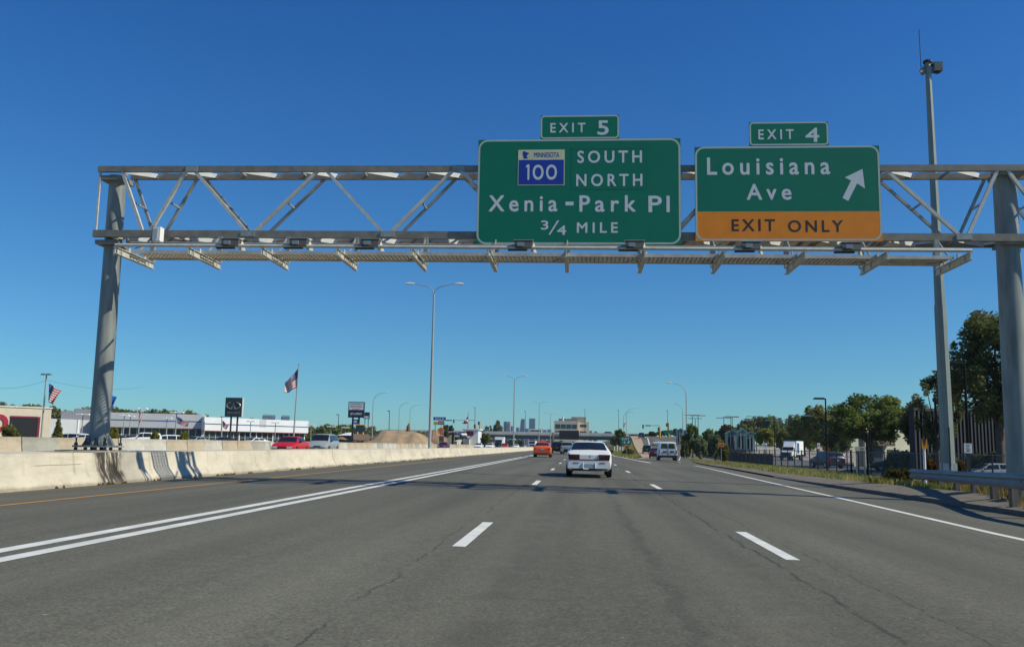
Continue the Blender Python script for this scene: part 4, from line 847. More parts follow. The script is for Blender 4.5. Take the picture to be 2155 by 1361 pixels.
# ---------------------------------------------------------------- buildings on the left
def wall_frame(p0, p1):
    """local frame along a facade from p0 to p1 (ground points)"""
    d = Vector((p1.x-p0.x, p1.y-p0.y, 0)); L = d.length; return d.normalized(), L
class Facade:
    def __init__(s, name, label, p0, p1, depth, H, m, z0=0., cat='building'):
        s.d, s.L = wall_frame(p0, p1); s.n = Vector((s.d.y, -s.d.x, 0)); s.bk = Vector((-p0.x, -p0.y, 0)).normalized(); s.p0 = Vector((p0.x, p0.y, z0)); s.H = H; s.dep = depth
        s.t = thing(name, label, cat, tuple(s.p0)); s.O = tuple(s.p0)
        s.w = s.box(0, s.L, 0, H, -depth, 0).build('wall', m, s.t, s.O)
    def P(s, u, z, out=0): return s.p0+s.d*u+(s.n if out > 0 else s.bk)*out+Vector((0, 0, z))
    def box(s, u0, u1, z0, z1, o0, o1, mb=None):
        mb = mb or MB(); q = [s.P(u, z, o) for z in (z0, z1) for u, o in ((u0, o0), (u1, o0), (u1, o1), (u0, o1))]
        return mb.add(q, [(0, 3, 2, 1), (4, 5, 6, 7), (0, 1, 5, 4), (1, 2, 6, 5), (2, 3, 7, 6), (3, 0, 4, 7)])
    def part(s, name, u0, u1, z0, z1, o0, o1, m, parent=None): return s.box(u0, u1, z0, z1, o0, o1).build(name, m, parent or s.t, s.O)
    def u_of(s, px):
        # where the sight line of photo column px meets the facade
        q = at(px, 900, 100); r = Vector((q.x, q.y, 0)); c = s.p0
        den = r.x*s.d.y-r.y*s.d.x; return (r.y*c.x-r.x*c.y)/den if abs(den) > 1e-9 else 0
# tan building with a big red letter
a, b = at(-75, 900, 118), at(105.5, 900, 126); H = at(105.5, 861, 126).z+.1
F = Facade('tan_shop', 'tan block building at the left edge with red letter D and dark opening', a, b, 22, H, TAN)
F.part('parapet_cap', -.1, F.L+.1, H, H+.18, -.4, .12, mat('cream cap', (.7, .68, .55), .6))
u0, u1 = F.u_of(19), F.u_of(78); F.part('garage_opening', u0, u1, 0, H-1.25, .02, .05, mat('dark garage interior', (.015, .012, .012), .4), None)
gr = F.part('garage_frame', u1-.02, u1+.3, 0, H-1.25, .03, .12, mat('maroon frame', (.16, .01, .03), .5))
F.part('lintel', u0, u1, H-1.45, H-1.2, .055, .12, mat('maroon frame', (.16, .01, .03)))
m = MB(); ua = F.u_of(-22); ub = F.u_of(16.5); put_text(m, 'D', F.P(ua, H-3.5, .16), F.d, Vector((0, 0, 1)), ub-ua, 2.5, .05); F_D = m.build('red_letter', mat('red sign letter', (.35, .01, .03), .5), F.t, F.O); md = F_D.modifiers.new('s', 'SOLIDIFY'); md.thickness = .1
m = MB(); put_text(m, 'JD', F.P(F.u_of(-70), H-3.5, .16), F.d, Vector((0, 0, 1)), 1.5, .1, 0); 
# low buildings behind
a, b = at(100, 900, 160), at(205, 900, 172); F = Facade('low_grey_building', 'low pale grey building with sloping shaded end, left of the thick column', a, b, 25, at(150, 882, 165).z, WALLG)
F.part('roof_unit', 3, 9, F.H, F.H+1.6, -6, -3, mat('roof grey', (.17, .18, .2), .6)); F.part('roof_unit', F.L-6, F.L-1, F.H, F.H+2.2, -8, -4, mat('roof grey', (.17, .18, .2)))
for uu in (2, 7, 12.): F.part('pilaster', uu, uu+.35, 0, F.H, .01, .25, WALLW)
# dealership: grey wing then white showroom
def showroom(name, label, pa, pb, top, fz, m, st, n, dk):
    H = top; F = Facade(name, label, pa, pb, 30, H, m, .1)
    F.part('glazing', .3, F.L-.3, .2, fz, .03, .08, GLASSD); F.part('fascia', -.1, F.L+.1, fz, H-.02, .02, .9, m)
    F.part('blue_stripe', -.1, F.L+.1, fz+(H-fz)*.46, fz+(H-fz)*.46+.17, .905, .93, mat('blue stripe', (.02, .05, .2), .5)); F.part('red_stripe', -.1, F.L+.1, fz-.14, fz-.01, .5, .88, mat('dull red stripe', (.2, .05, .06), .5))
    for k in range(n+1): u = .3+(F.L-.6)*k/n; F.part('mullion', u-.11, u+.11, .1, fz-.15, .08, .2, WALLW if k % 3 == 0 else STEEL)
    F.part('transom', .3, F.L-.3, fz*.55, fz*.55+.09, .081, .15, STEEL)
    return F
A0, A1, A2 = at(205, 900, 168), at(431, 900, 176), at(642.5, 900, 196)
h1 = at(431, 872.5, 176).z-.1; 
F1 = showroom('grey_showroom', 'long pale grey dealership wing with dark windows behind the thick column', A0, A1, h1, at(431, 902, 176).z-.1, WALLG, 1, 14, 0)
B0 = Vector((A1.x+.05, A1.y-1.6, 0))
F2 = showroom('white_showroom', 'bright white dealership showroom with blue stripe and tall dark glass', B0, A2, at(642.5, 886, 196).z-.05, at(642.5, 911, 196).z-.1, WALLW, 1, 18, 0)
for px0, px1 in ((556, 582), (597, 613)):
    ua, ub = F2.u_of(px0), F2.u_of(px1); m = MB()
    for k in range(9): F2.box(ua+(ub-ua)*k/8-.03, ua+(ub-ua)*k/8+.03, F2.H, F2.H+1.15, -5, -4.94, m)
    for z in (.02, .35, .7, 1.1): F2.box(ua, ub, F2.H+z, F2.H+z+.1, -5.02, -4.96, m)
    F2.box(ua, ub, F2.H, F2.H+1.0, -8, -5.2, m); m.build('roof_screen', mat('blue grey screen', (.10, .14, .22), .6), F2.t, F2.O)
for px in (462, 526): u = F2.u_of(px); F2.part('roof_vent', u, u+1.0, F2.H, F2.H+.35, -3, -2, mat('roof grey', (.17, .18, .2)))
F2.part('fascia_panel', F2.u_of(540), F2.u_of(554), F2.H*.70, F2.H-.03, .905, .92, WALLG)
# emblem sign
d = 122; a, b = at(475, 836, d), at(508, 877, d); t = thing('dealer_emblem_sign', 'tall dark sign box with oval emblem and silver lettering in front of the white showroom', 'sign', ((a.x+b.x)/2, d, .2)); O = tuple(t.location)
MB().bb(a.x, b.x, d, d+.6, b.z, a.z).build('sign_box', mat('charcoal sign', (.04, .05, .055), .4), t, O)
MB().bb(b.x+.0, b.x+.02, d+.02, d+.6, b.z, a.z).build('side_face', WALLG, t, O)
SIL = mat('silver emblem', (.42, .40, .38), .35, .5)
c = at(491.5, 853, d); w = (b.x-a.x)*.40; h = w*.5; m = MB(); P_ = []
pts = [(c.x+w*math.sin(t_), d-.04, c.z+h*math.cos(t_)) for t_ in np.linspace(R(28), R(172), 18)]; m.tube(pts, .07, 6); pts2 = [(2*c.x-x, y, z) for x, y, z in pts]; m.tube(pts2, .07, 6)
m.prism([(c.x-w*.13, d-.1, c.z-h*.85), (c.x-.03, d-.1, c.z+h*.6), (c.x-.03, d-.1, c.z+h*.2), (c.x-w*.38, d-.1, c.z-h*.75)], (0, .07, 0)); m.prism([(c.x+w*.13, d-.1, c.z-h*.85), (c.x+.03, d-.1, c.z+h*.6), (c.x+.03, d-.1, c.z+h*.2), (c.x+w*.38, d-.1, c.z-h*.75)], (0, .07, 0)); m.build('emblem', SIL, t, O)
m = MB(); text_px(m, 'INFINITI', 478, 865.5, 505, 870.5, d-.03, .01, 1.3); m.build('lettering', SIL, t, O)
for px in (483.5, 497): x = at(px, 900, d).x; MB().tube([(x, d+.3, 0), (x, d+.3, b.z)], .13, 8).build('post', DARK, t, O)
# brand board
d = 150; a, b = at(733.5, 845, d), at(766, 863, d); t = thing('dealer_brand_sign', 'white board listing car makes over a dark panel on two dark posts', 'sign', ((a.x+b.x)/2, d, .2)); O = tuple(t.location)
e_ = at(733.5, 878, d)
MB().bb(a.x, b.x, d, d+.5, e_.z, a.z).build('sign_box', mat('navy sign', (.02, .025, .06), .4), t, O); MB().bb(a.x+.12, b.x-.12, d-.03, d-.005, b.z+.05, a.z-.12).build('white_face', WHITE, t, O)
for w_, y0, y1, mm in (('OLDSMOBILE', 848, 851, ROUTEB), ('PONTIAC', 853, 857, mat('red lettering', (.35, .02, .05))), ('GMC', 859.5, 863, mat('red lettering', (.35, .02, .05))),):
    m = MB(); wd = 12 if w_ != 'GMC' else 8; text_px(m, w_, 749.5-wd, y0, 749.5+wd, y1, d-.035, .02, 1.1); m.build('lettering', mm, t, O)
m = MB(); text_px(m, 'JIM LUPIENT', 737, 868, 762, 874, d-.01, .02, 1); m.build('dealer_name', WHITE, t, O)
for px in (741, 754): x = at(px, 900, d).x; MB().tube([(x, d+.25, 0), (x, d+.25, e_.z)], .16, 8).build('post', DARK, t, O)
a, b = at(743, 882, d), at(753, 892, d); MB().bb(a.x, b.x, d-.05, d+.3, b.z, a.z).build('small_blue_panel', ROUTEB, t, O); m = MB().bb(a.x+.15, b.x-.15, d-.06, d-.052, b.z+.2, a.z-.2); m.build('white_square', LETTER, t, O)
d = 175; a, b = at(765, 867, d), at(777, 881, d); t = thing('dealer_side_sign', 'smaller dark sign board peeking out right of the white brand board', 'sign', ((a.x+b.x)/2, d, .2)); O = tuple(t.location)
MB().bb(a.x, b.x, d, d+.4, b.z, a.z).build('sign_box', mat('navy sign', (.02, .025, .06)), t, O); MB().bb(a.x+.1, b.x-.1, d-.03, d-.005, b.z+.1, b.z+.55).build('white_strip', LETTER, t, O)
for px in (767, 774): x = at(px, 900, d).x; MB().tube([(x, d+.2, 0), (x, d+.2, b.z)], .08, 6).build('post', DARK, t, O)
# white roofed sales hut
d = 170; a, b = at(711, 909, d), at(745, 916, d); t = thing('sales_hut', 'low hut with bright white hipped roof left of the yellow loader', 'building', ((a.x+b.x)/2, d+3, .2)); O = tuple(t.location)
MB().bb(a.x+.6, b.x-.2, d, d+6, .2, b.z).build('wall', mat('dark hut wall', (.07, .05, .06), .6), t, O); m = MB(); vs = [(a.x, d-.6, b.z), (b.x, d-.6, b.z), (b.x, d+6.6, b.z), (a.x, d+6.6, b.z), (a.x+1.4, d+2.5, a.z), (b.x-1.2, d+2.5, a.z)]
m.add(vs, [(0, 1, 5, 4), (1, 2, 5), (2, 3, 4, 5), (3, 0, 4), (0, 3, 2, 1)]); m.build('roof', WHITE, t, O)

# ---------------------------------------------------------------- earthworks
def mound(name, label, d, prof_px, depth, m=DIRT, kind=None, base=.2):
    """prof_px: outline of the crest in the photo at distance d"""
    rows = []; n = 44; X0 = at(prof_px[0][0], 930, d).x; X1 = at(prof_px[-1][0], 930, d).x
    xs = [at(q[0], 930, d).x for q in prof_px]; zs = [at(q[0], q[1], d).z for q in prof_px]
    for j in range(17):
        v = j/16; y = d+(v-.5)*depth; e = max(0, 1-abs(2*v-1)**1.3); row = []
        for i in range(n+1):
            x = X0+(X1-X0)*i/n; z = ip(x, xs, zs); z = base+(z-base)*e+ (.07*math.sin(x*1.1+y*.9)+.05*math.sin(x*3.1-y*2.3)+random.uniform(-.06, .06))*e*(1 if 0 < i < n else 0); row.append((x, y+.15*math.sin(i*.7), z if 0 < i < n and 0 < j < 16 else base-.1))
        rows.append(row)
    return tag(MB().grid(rows).build(name, m, smooth=180), label, 'dirt pile', 'earth mounds of the roadworks')
mound('dirt_pile', 'large two-peaked tan dirt pile behind the far barrier', 185, [(768, 936), (785, 922), (803, 906), (814, 904), (828, 905), (843, 905.5), (855, 907.5), (865, 907.5), (876, 908), (887, 912), (899, 921), (912, 935)], 16)
mound('dirt_bank', 'low brown dirt bank below the yellow loader', 150, [(700, 931), (712, 921), (722, 919), (735, 925), (750, 929), (780, 927), (800, 932)], 9, mat('brown dirt', (.24, .15, .09), .95, 0, .2, .7))
mound('dirt_heap', 'dark sloping earth heap right behind the tall median lamp', 240, [(886, 925), (892, 912), (902, 905), (914, 903), (925, 912), (940, 922)], 14, mat('brown dirt', (.24, .15, .09)))
# leafless conical thing on top of the pile
p = at(859, 907, 196); tag(MB().tube([(p.x, 196, p.z-1.5), (p.x, 196, p.z+.9), (p.x+.1, 196, p.z+1.7)], [.5, .42, .12], 9).build('brown_cone', mat('rust brown cone', (.22, .09, .04), .9)), 'rust brown cone standing on the notch of the dirt pile', 'cone')
# yellow loader
d = 148; c = at(756, 925, d); t = thing('loader', 'yellow construction loader with cab below the tall brand board', 'loader', (c.x, d, 1.5), R(200), None)
YM = mat('machine yellow', (.8, .42, .02), .5, 0, .12, 2)
MB().box((0, -.7, 1.15), (1.2, 1.9, .8)).build('engine_hood', YM, t); cb = MB().box((0, .45, 1.9), (1.3, 1.2, 1.3), top=.92).build('cab', CG, t); MB().box((0, .45, 2.62), (1.6, 1.5, .12)).build('cab_roof', YM, cb)
for s in (-1, 1):
    for y in (-1.1, 1.35): w = MB().tube([(s*.62, y, .6), (s*1.05, y, .6)], .6, 14).build('wheel', BLACK, t, smooth=40); MB().tube([(s*1.03, y, .6), (s*1.07, y, .6)], .28, 10).build('rim', YM, w)
    MB().bar((s*.45, 1.2, 1.3), (s*.45, 2.6, .6), .15, .25).build('lift_arm', YM, t)
MB().prism([(-1.3, 2.5, .15), (-1.3, 3.4, .1), (-1.3, 3.3, .3), (-1.3, 2.8, 1.1), (-1.3, 2.5, 1.1)], (2.6, 0, 0)).build('bucket', mat('worn bucket', (.15, .10, .06), .7), t)
# roadworks signs near the bridge approach
def board(name, label, cat, px, d, m, text=None, tcol=None, posts=1, diamond=False, group=None, base=None, postm=None):
    a, b = at(px[0], px[1], d), at(px[2], px[3], d); cx, cz = (a.x+b.x)/2, (a.z+b.z)/2; z0 = tz(cx, d) if base is None else base
    t = thing(name, label, cat, (cx, d, z0), 0, group); O = tuple(t.location); w, h = abs(b.x-a.x)/2, abs(a.z-b.z)/2
    if diamond: MB().prism([(cx, d, cz-h), (cx+w, d, cz), (cx, d, cz+h), (cx-w, d, cz)], (0, .04, 0)).build('board', m, t, O)
    else: MB().bb(cx-w, cx+w, d, d+.05, cz-h, cz+h).build('board', m, t, O)
    for k in range(posts):
        x = cx if posts == 1 else cx+(-.7+1.4*k)*w; MB().bb(x-.05, x+.05, d+.05, d+.13, z0-.3, cz+h*.5).build('post', postm or STEEL, t, O)
    if text:
        for tx, u0, v0, u1, v1 in text:
            m_ = MB(); put_text(m_, tx, (cx-w+2*w*u0, d-.01, cz-h+2*h*v0), (1, 0, 0), (0, 0, 1), 2*w*(u1-u0), 2*h*(v1-v0), .02); m_.build('lettering', tcol or LETTER, t, O)
    return t, cx, cz, w, h
ORG = mat('roadworks orange', (.75, .17, .01), .5); 
board('arch_sign', 'blue and white price board high left of the bridge approach', 'sign', (912, 877, 938, 884), 235, ROUTEB, [('SALE', .12, .2, .88, .8)], LETTER, 2, base=.6)
board('yellow_board', 'small yellow board under the blue price board', 'sign', (912.5, 887, 921.5, 893.5), 234.5, mat('yellow board', (.6, .42, .02), .5), None, None, 1, base=.6)
board('red_board', 'red board under the blue price board, beside the yellow one', 'sign', (922, 885, 935, 893.5), 234.5, mat('red board', (.42, .02, .04), .5), [('SHOP', .12, .25, .88, .75)], LETTER, 1, base=.6)
board('orange_diamond_sign', 'upper orange diamond roadworks sign above the striped barricade', 'road sign', (920, 898, 935.5, 910), 210, ORG, None, None, 1, True, base=.4)
board('orange_plaque', 'orange plaque under the upper diamond sign by the barricade', 'road sign', (923, 908, 932, 913), 209, ORG, None, None, 1, base=.4)
t, cx, cz, w, h = board('striped_barricade', 'dark and cream striped barricade below the orange diamond sign', 'barricade', (924, 917, 934, 920), 200, mat('barricade dark', (.05, .03, .03), .6), None, None, 2, base=.3)
for k in (1, 2): MB().bb(cx-w, cx+w, 200, 200.05, cz-h-k*.45, cz-h-k*.45+.3).build('rail', mat('barricade dark', (.05, .03, .03)), t, tuple(t.location)); MB().bb(cx-w, cx+w, 200.06, 200.1, cz-h-k*.45+.3, cz-h-k*.45+.42).build('rail', CONC, t, tuple(t.location))
# white forecourt shop with red front
d = 262; a, b = at(975, 904, d), at(1006, 925, d); t = thing('forecourt_shop', 'white building with a red front panel above the white slope walls', 'building', ((a.x+b.x)/2, d, .8)); O = tuple(t.location)
MB().bb(a.x, b.x, d, d+9, .5, a.z).build('wall', WHITE, t, O); p, q = at(981, 906.5, d), at(996, 916, d); MB().bb(p.x, q.x, d-.1, d-.01, q.z, p.z).build('red_panel', mat('red front', (.36, .01, .03), .5), t, O); MB().bb(a.x-.4, b.x+.4, d-.5, d+9.4, a.z, a.z+.3).build('roof', WHITE, t, O)
d = 268; a, b = at(944, 907, d), at(972, 921, d); t = thing('fuel_canopy', 'flat canopy with red and white edge over dark pumps left of the white shop', 'canopy', ((a.x+b.x)/2, d, .8)); O = tuple(t.location)
MB().bb(a.x, b.x, d, d+7, a.z-.5, a.z).build('canopy', WHITE, t, O); MB().bb(a.x+.3, b.x-1.5, d-.04, d-.01, a.z-.45, a.z-.2).build('red_band', mat('red front', (.36, .01, .03)), t, O)
for x in (a.x+1, b.x-1): MB().bb(x-.3, x+.3, d+2, d+2.6, .4, a.z-.5).build('canopy_column', DARK, t, O)
MB().bb(a.x+1.6, a.x+4.0, d+2, d+3, .6, a.z-.6).build('pump_block', mat('purple grey block', (.09, .07, .10), .6), t, O)
# white slope walls beside the bridge
for lab, d, pts in (('small white sloped wall end left of the larger one', 244, [(961.5, 938), (961.5, 928), (982, 921), (984, 926), (984, 938)]), ('large white wall climbing to the bridge, left of the round bush', 258, [(987, 935), (987, 921), (1010, 911.5), (1010, 928), (1000, 934)])):
    P = [at(x, y, d+(x-pts[0][0])*1.9) for x, y in pts]; m = MB().prism([tuple(p) for p in P], (-1.0, .3, 0)); tag(m.build('slope_wall', B3), lab, 'wall')
m = MB(); m.bar(at(987, 920.5, 258), at(1011, 910, 303), .5, .5); m.bar(at(1010, 910, 303), at(1027, 902, 340), .5, .5); tag(m.build('dark_coping', DARK), 'dark coping rail rising along the top of the white slope wall', 'railing')
# clutter of equipment by the white shop
for k, (px, y0, y1, w_, m_, lab) in enumerate([(964, 917, 922, 7, mat('pale blue sheet', (.45, .62, .7), .5), 'pale blue parked car beside the white shop'), (972, 912, 919, 9, WHITE, 'white parked van left of the red front panel'), (977, 919, 924, 7, mat('pale blue sheet', (.45, .62, .7)), 'pale blue parked car in front of the red panel'), (911, 914, 918, 9, mat('pale blue sheet', (.45, .62, .7)), 'pale car behind the foot of the tall median lamp')]):
    x = on_px(px, 240); z_ = at(px, y1, 240).z; c_ = car('minivan' if k == 1 else 'hatch', lab, PWHITE if k == 1 else PSIL, (x, 240, z_), R(180+25*k), group='vehicles by the forecourt', name='parked_car'); c_.scale = (.85, .85, .85)
# ---------------------------------------------------------------- bridge
bt = thing('road_bridge', 'concrete road bridge crossing the motorway in the distance', 'bridge', (-13, 372, 0)); O = (-13, 372, 0)
zt = at(1160, 909, 370).z; XB0, XB1 = at(1012, 920, 370).x, at(1300, 920, 370).x
BRC = mat('bridge concrete', (.62, .60, .54), .8, 0, .12, .3); BRD = mat('bridge girder', (.13, .12, .12), .8, 0, .15, .3)
MB().bb(XB0-40, XB1+12, 370, 370.4, zt-1.15, zt).build('parapet', BRC, bt, O); MB().bb(XB0-40, XB1+12, 391.6, 392, zt-1.15, zt).build('parapet', BRC, bt, O)
MB().bb(XB0-40, XB1+12, 370.4, 391.6, zt-1.5, zt-1.1).build('deck', BRC, bt, O); m = MB()
for y in (370.7, 375, 380, 385, 390.9): m.bb(XB0-2, XB1+2, y, y+.5, zt-2.7, zt-1.5)
m.build('girder', BRD, bt, O)
for x in (-12.3, -36, 5.8):
    for k in range(4): MB().tube([(x, 372.5+5.3*k, 0), (x, 372.5+5.3*k, zt-3.2)], .45, 10).build('pier', BRC, bt, O)
    MB().bb(x-.5, x+.5, 371, 391, zt-3.3, zt-2.7).build('pier_cap', BRC, bt, O)
for x, s in ((XB0-3, -1), (XB1+3, 1)): MB().prism([(x, 371, 0), (x+s*6, 371, 0), (x+s*6, 371, zt-1.6), (x-s*1, 371, zt-1.6)], (0, 20, 0)).build('abutment', BRC, bt, O)
m = MB()
for px in (1247, 1256, 1262, 1284): x = on_px(px, 371)
# traffic on the bridge
x = on_px(1127, 372); t = thing('white_bus', 'white bus crossing the bridge left of the dark message board', 'bus', (x, 374, zt-1.1)); MB().bb(-2.6, 2.4, -1.1, 1.1, .5, 2.3).build('body', WHITE, t); MB().bb(-2.3, 2.2, -1.13, -1.101, 1.3, 1.95).build('window_band', CG, t)
for xx in (-1.7, 1.5): MB().tube([(xx, -1.12, .45), (xx, 1.12, .45)], .45, 12).build('wheel', BLACK, t)
x = on_px(1276, 372); c_ = car('suv', 'dark car on the bridge near its right end', PBLK, (x, 374, zt-1.1), R(90), group='traffic on the bridge'); 
# message board
d = 300; a, b = at(1177, 905, d), at(1218.5, 924, d); t = thing('message_board', 'dark overhead message board in front of the bridge', 'message board', ((a.x+b.x)/2, d, 0)); O = tuple(t.location)
MB().bb(a.x, b.x, d, d+.8, b.z, a.z).build('board', mat('black board', (.025, .022, .03), .5), t, O); m = MB()
for k in range(9): x = a.x+(b.x-a.x)*(k+.5)/9; m.bb(x-.05, x+.05, d-.06, d-.01, b.z+.1, a.z-.1)
m.build('board_rib', DARK, t, O); x = at(1164, 930, d).x
MB().tube([(x, d+.6, 0), (x, d+.6, a.z-.8)], .35, 10).build('mast', STEEL_DK, t, O); MB().bb(x, b.x, d+.8, d+1.0, (a.z+b.z)/2-.15, (a.z+b.z)/2+.15).build('mast_arm', STEEL_DK, t, O)
# ---------------------------------------------------------------- office block and skyline
OFF = mat('tan office wall', (.78, .64, .43), .8, 0, .07, .05); OW = mat('office glass', (.05, .065, .075), .2, 0, .3, .1)
d = 620; a, b = at(1166, 887, d), at(1217, 930, d); c2 = at(1238.5, 930, d+26); zt_ = at(1166, 885, d).z
t = thing('office_block', 'tan office block with bands of dark windows beyond the bridge', 'building', (a.x, d, 0)); O = tuple(t.location)
MB().bb(a.x, b.x, d, d+30, 0, zt_).build('wall', OFF, t, O); MB().bb(b.x, c2.x, d+3, d+30, 0, zt_-.4).build('wing_wall', OFF, t, O)
hgt = 3.55
for k in range(6):
    z = zt_-2.2-k*hgt-(0 if k == 0 else 1.0)
    if z < 2: break
    hh = 3.0 if k == 0 else 1.5; n = 4
    for j in range(n): u0 = a.x+.8+(b.x-a.x-1.6)*j/n; MB().bb(u0+.25, u0+(b.x-a.x-1.6)/n-.25, d-.1, d-.01, z-hh, z).build('window', OW, t, O)
    MB().bb(b.x+1, c2.x-1.6, d+2.9, d+2.99, z-1.7, z).build('window', OW, t, O)
MB().bb(a.x+3, b.x-1, d+3, d+28, zt_, zt_+1.6).build('penthouse', mat('penthouse grey', (.15, .15, .15), .6), t, O); MB().bb(b.x-5, c2.x-2, d+6, d+28, zt_, zt_+3.0).build('penthouse', mat('penthouse tan', (.36, .30, .22), .7), t, O)
MB().bb(a.x, b.x, d-.05, d-.01, zt_-1.2, zt_).build('parapet', mat('pale parapet', (.6, .58, .5), .7), t, O)
a2 = at(1185, 878, d); m = MB().tube([(a2.x, d+1, zt_), (a2.x, d+1, a2.z+1)], .5, 6); m.build('roof_mast', WHITE, t, O)
def tower(label, px0, px1, top, d, m, step=None, fins=6):
    a, b = at(px0, top, d), at(px1, top, d); t = thing('skyscraper', label, 'skyscraper', ((a.x+b.x)/2, d, 0), 0, 'downtown towers on the skyline'); O = tuple(t.location)
    if step:
        P = [(a.x, d, 0), (b.x, d, 0), (b.x, d, a.z), (a.x+(b.x-a.x)*.35, d, a.z), (a.x+(b.x-a.x)*.22, d, a.z*.86), (a.x+(b.x-a.x)*.12, d, a.z*.6), (a.x, d, a.z*.45)]; MB().prism(P, (0, 25, 0)).build('tower', m, t, O)
    else: MB().bb(a.x, b.x, d, d+25, 0, a.z).build('tower', m, t, O)
    q = MB(); w = b.x-a.x
    for k in range(fins): x = a.x+w*(k+.5)/fins; q.bb(x-w*.03, x+w*.03, d-.6, d-.05, 8, a.z*(.95 if not step or k > fins*.4 else .5))
    q.build('fins', mat('tower fin', (.16, .22, .30), .6), t, O)
SK1 = mat('skyline blue', (.10, .16, .25), .5, 0, .1, .02); SK2 = mat('skyline sand', (.36, .32, .30), .6, 0, .1, .02); SK3 = mat('skyline steel', (.13, .18, .25), .5, 0, .1, .02)
tower('dark left half of the leftmost skyline tower', 1060, 1066, 886.5, 2500, SK1, None, 3); tower('sandy right half of the leftmost skyline tower', 1066.3, 1073.5, 886.5, 2480, SK2, None, 3)
tower('skyline tower with a stepped curved left side', 1093, 1104, 881, 2450, SK1, True, 5); tower('slab skyline tower with dark glass, right of the stepped one', 1113.5, 1126, 880, 2400, SK3, None, 6)
for k, (p0, p1, tp) in enumerate([(1074.5, 1079, 896), (1086, 1092, 899), (1104.5, 1112, 901), (1127, 1133, 903), (1135, 1142, 902), (1143, 1150, 904), (1152, 1160, 903), (1240, 1246, 906), (1251, 1257, 907)]):
    tower(['low block right of the sandy tower', 'low block left of the stepped tower', 'low block between the stepped and slab towers', 'low block right of the slab tower', 'second low block right of the slab tower', 'low block left of the third median lamp', 'low block just left of the tan office', 'low distant block right of the tan office', 'furthest right low block above the bridge'][k], p0, p1, tp, 2300+20*k, SK1 if k % 2 else SK3, None, 3)

# ---------------------------------------------------------------- trees
LG = leafmat('leaf green', (.085, .13, .03), (.25, .28, .07)); LD = leafmat('leaf dark', (.07, .098, .034), (.21, .21, .08)); LY = leafmat('leaf yellow green', (.20, .22, .03), (.36, .33, .06)); LO = leafmat('leaf olive', (.11, .13, .035), (.28, .26, .07)); LB = leafmat('leaf grey green', (.12, .16, .085), (.26, .29, .16))
def crown(mb, cl, n, s, rnd, up_=.0):
    """cl: clumps (centre, radii); n leaves of size s shared out by volume, dense near each clump's skin"""
    vol = np.array([c[1][0]*c[1][1]*c[1][2] for c in cl])**.75; cnt = (n*vol/vol.sum()).astype(int)+3; V = []
    for (c, r), k in zip(cl, cnt):
        u = rnd.normal(size=(k, 3)); u /= np.linalg.norm(u, axis=1)[:, None]; rad = rnd.uniform(.25, 1.25, k)**.7
        p = np.array(c)+u*np.array(r)*rad[:, None]; a = rnd.normal(size=(k, 3)); a[:, 2] *= .6; a /= np.linalg.norm(a, axis=1)[:, None]
        b = np.cross(a, rnd.normal(size=(k, 3))); b /= np.linalg.norm(b, axis=1)[:, None]; sz = (s*rnd.uniform(.55, 1.3, k))[:, None]
        V.append(np.stack([p-a*sz, p+b*sz*.45, p+a*sz, p-b*sz*.45], 1).reshape(-1, 3))
    V = np.concatenate(V); o = len(mb.v); mb.v += V.tolist(); mb.f += [(o+4*i, o+4*i+1, o+4*i+2, o+4*i+3) for i in range(len(V)//4)]
def tree(label, loc, H, RX, kind='round', n=3500, leaf=.25, m=LG, trunk=.35, seed=0, group=None, name='tree', th=None, nc=26, flat=1., tight=1.):
    nc = int(nc*1.6); rnd = np.random.RandomState(seed); t = thing(name, label, 'tree', loc, 0, group); th = th if th is not None else H*.28; cl = []
    ch = H-th; lim = []
    for k in range(nc):
        if kind == 'cone': z = rnd.uniform(0, 1); rr = RX*(1-z*.9); a = rnd.uniform(0, 6.28); c = (rr*.55*math.cos(a), rr*.55*math.sin(a), th+z*ch); r = (rr*.5+.1,)*2+(ch*.12,)
        else:
            z = rnd.uniform(-.85, .95); w = math.sqrt(max(.05, 1-z*z))*rnd.uniform(.35, .88 if tight == 1 else .98); a = rnd.uniform(0, 6.28); s = rnd.uniform(.12, .30)*tight
            c = (RX*w*math.cos(a), RX*w*math.sin(a), th+ch*(.5+.42*z)); r = (RX*s, RX*s, ch*s*.55*flat+.1)
        cl.append((c, r)); lim.append(c)
    mb = MB(); crown(mb, cl, n, leaf, rnd); mb.build('crown', m, t)
    tr = MB(); tr.tube([(0, 0, -.2), (0, 0, .3), (.05*trunk, .1*trunk, th*.6), (0, 0, th+ch*.35), (0, 0, th+ch*.7)], [trunk*1.3, trunk, trunk*.8, trunk*.5, trunk*.15], 9)
    for c in lim[:12]:
        z0 = th*.75+rnd.uniform(0, ch*.25); tr.tube([(0, 0, z0), (c[0]*.45, c[1]*.45, z0+(c[2]-z0)*.6), (c[0]*.9, c[1]*.9, c[2])], [trunk*.4, trunk*.22, trunk*.06], 5)
    tr.build('trunk', BARK, t, smooth=60); return t
def tree_px(label, px, top, base_z, d, RXpx, **kw):
    x = on_px(px, d); zt2 = at(px, top, d).z; z0 = tz(x, d)-.1 if base_z is None else base_z; H = zt2-z0
    return tree(label, (x, d, z0), H, RXpx*d/FPX, **kw)
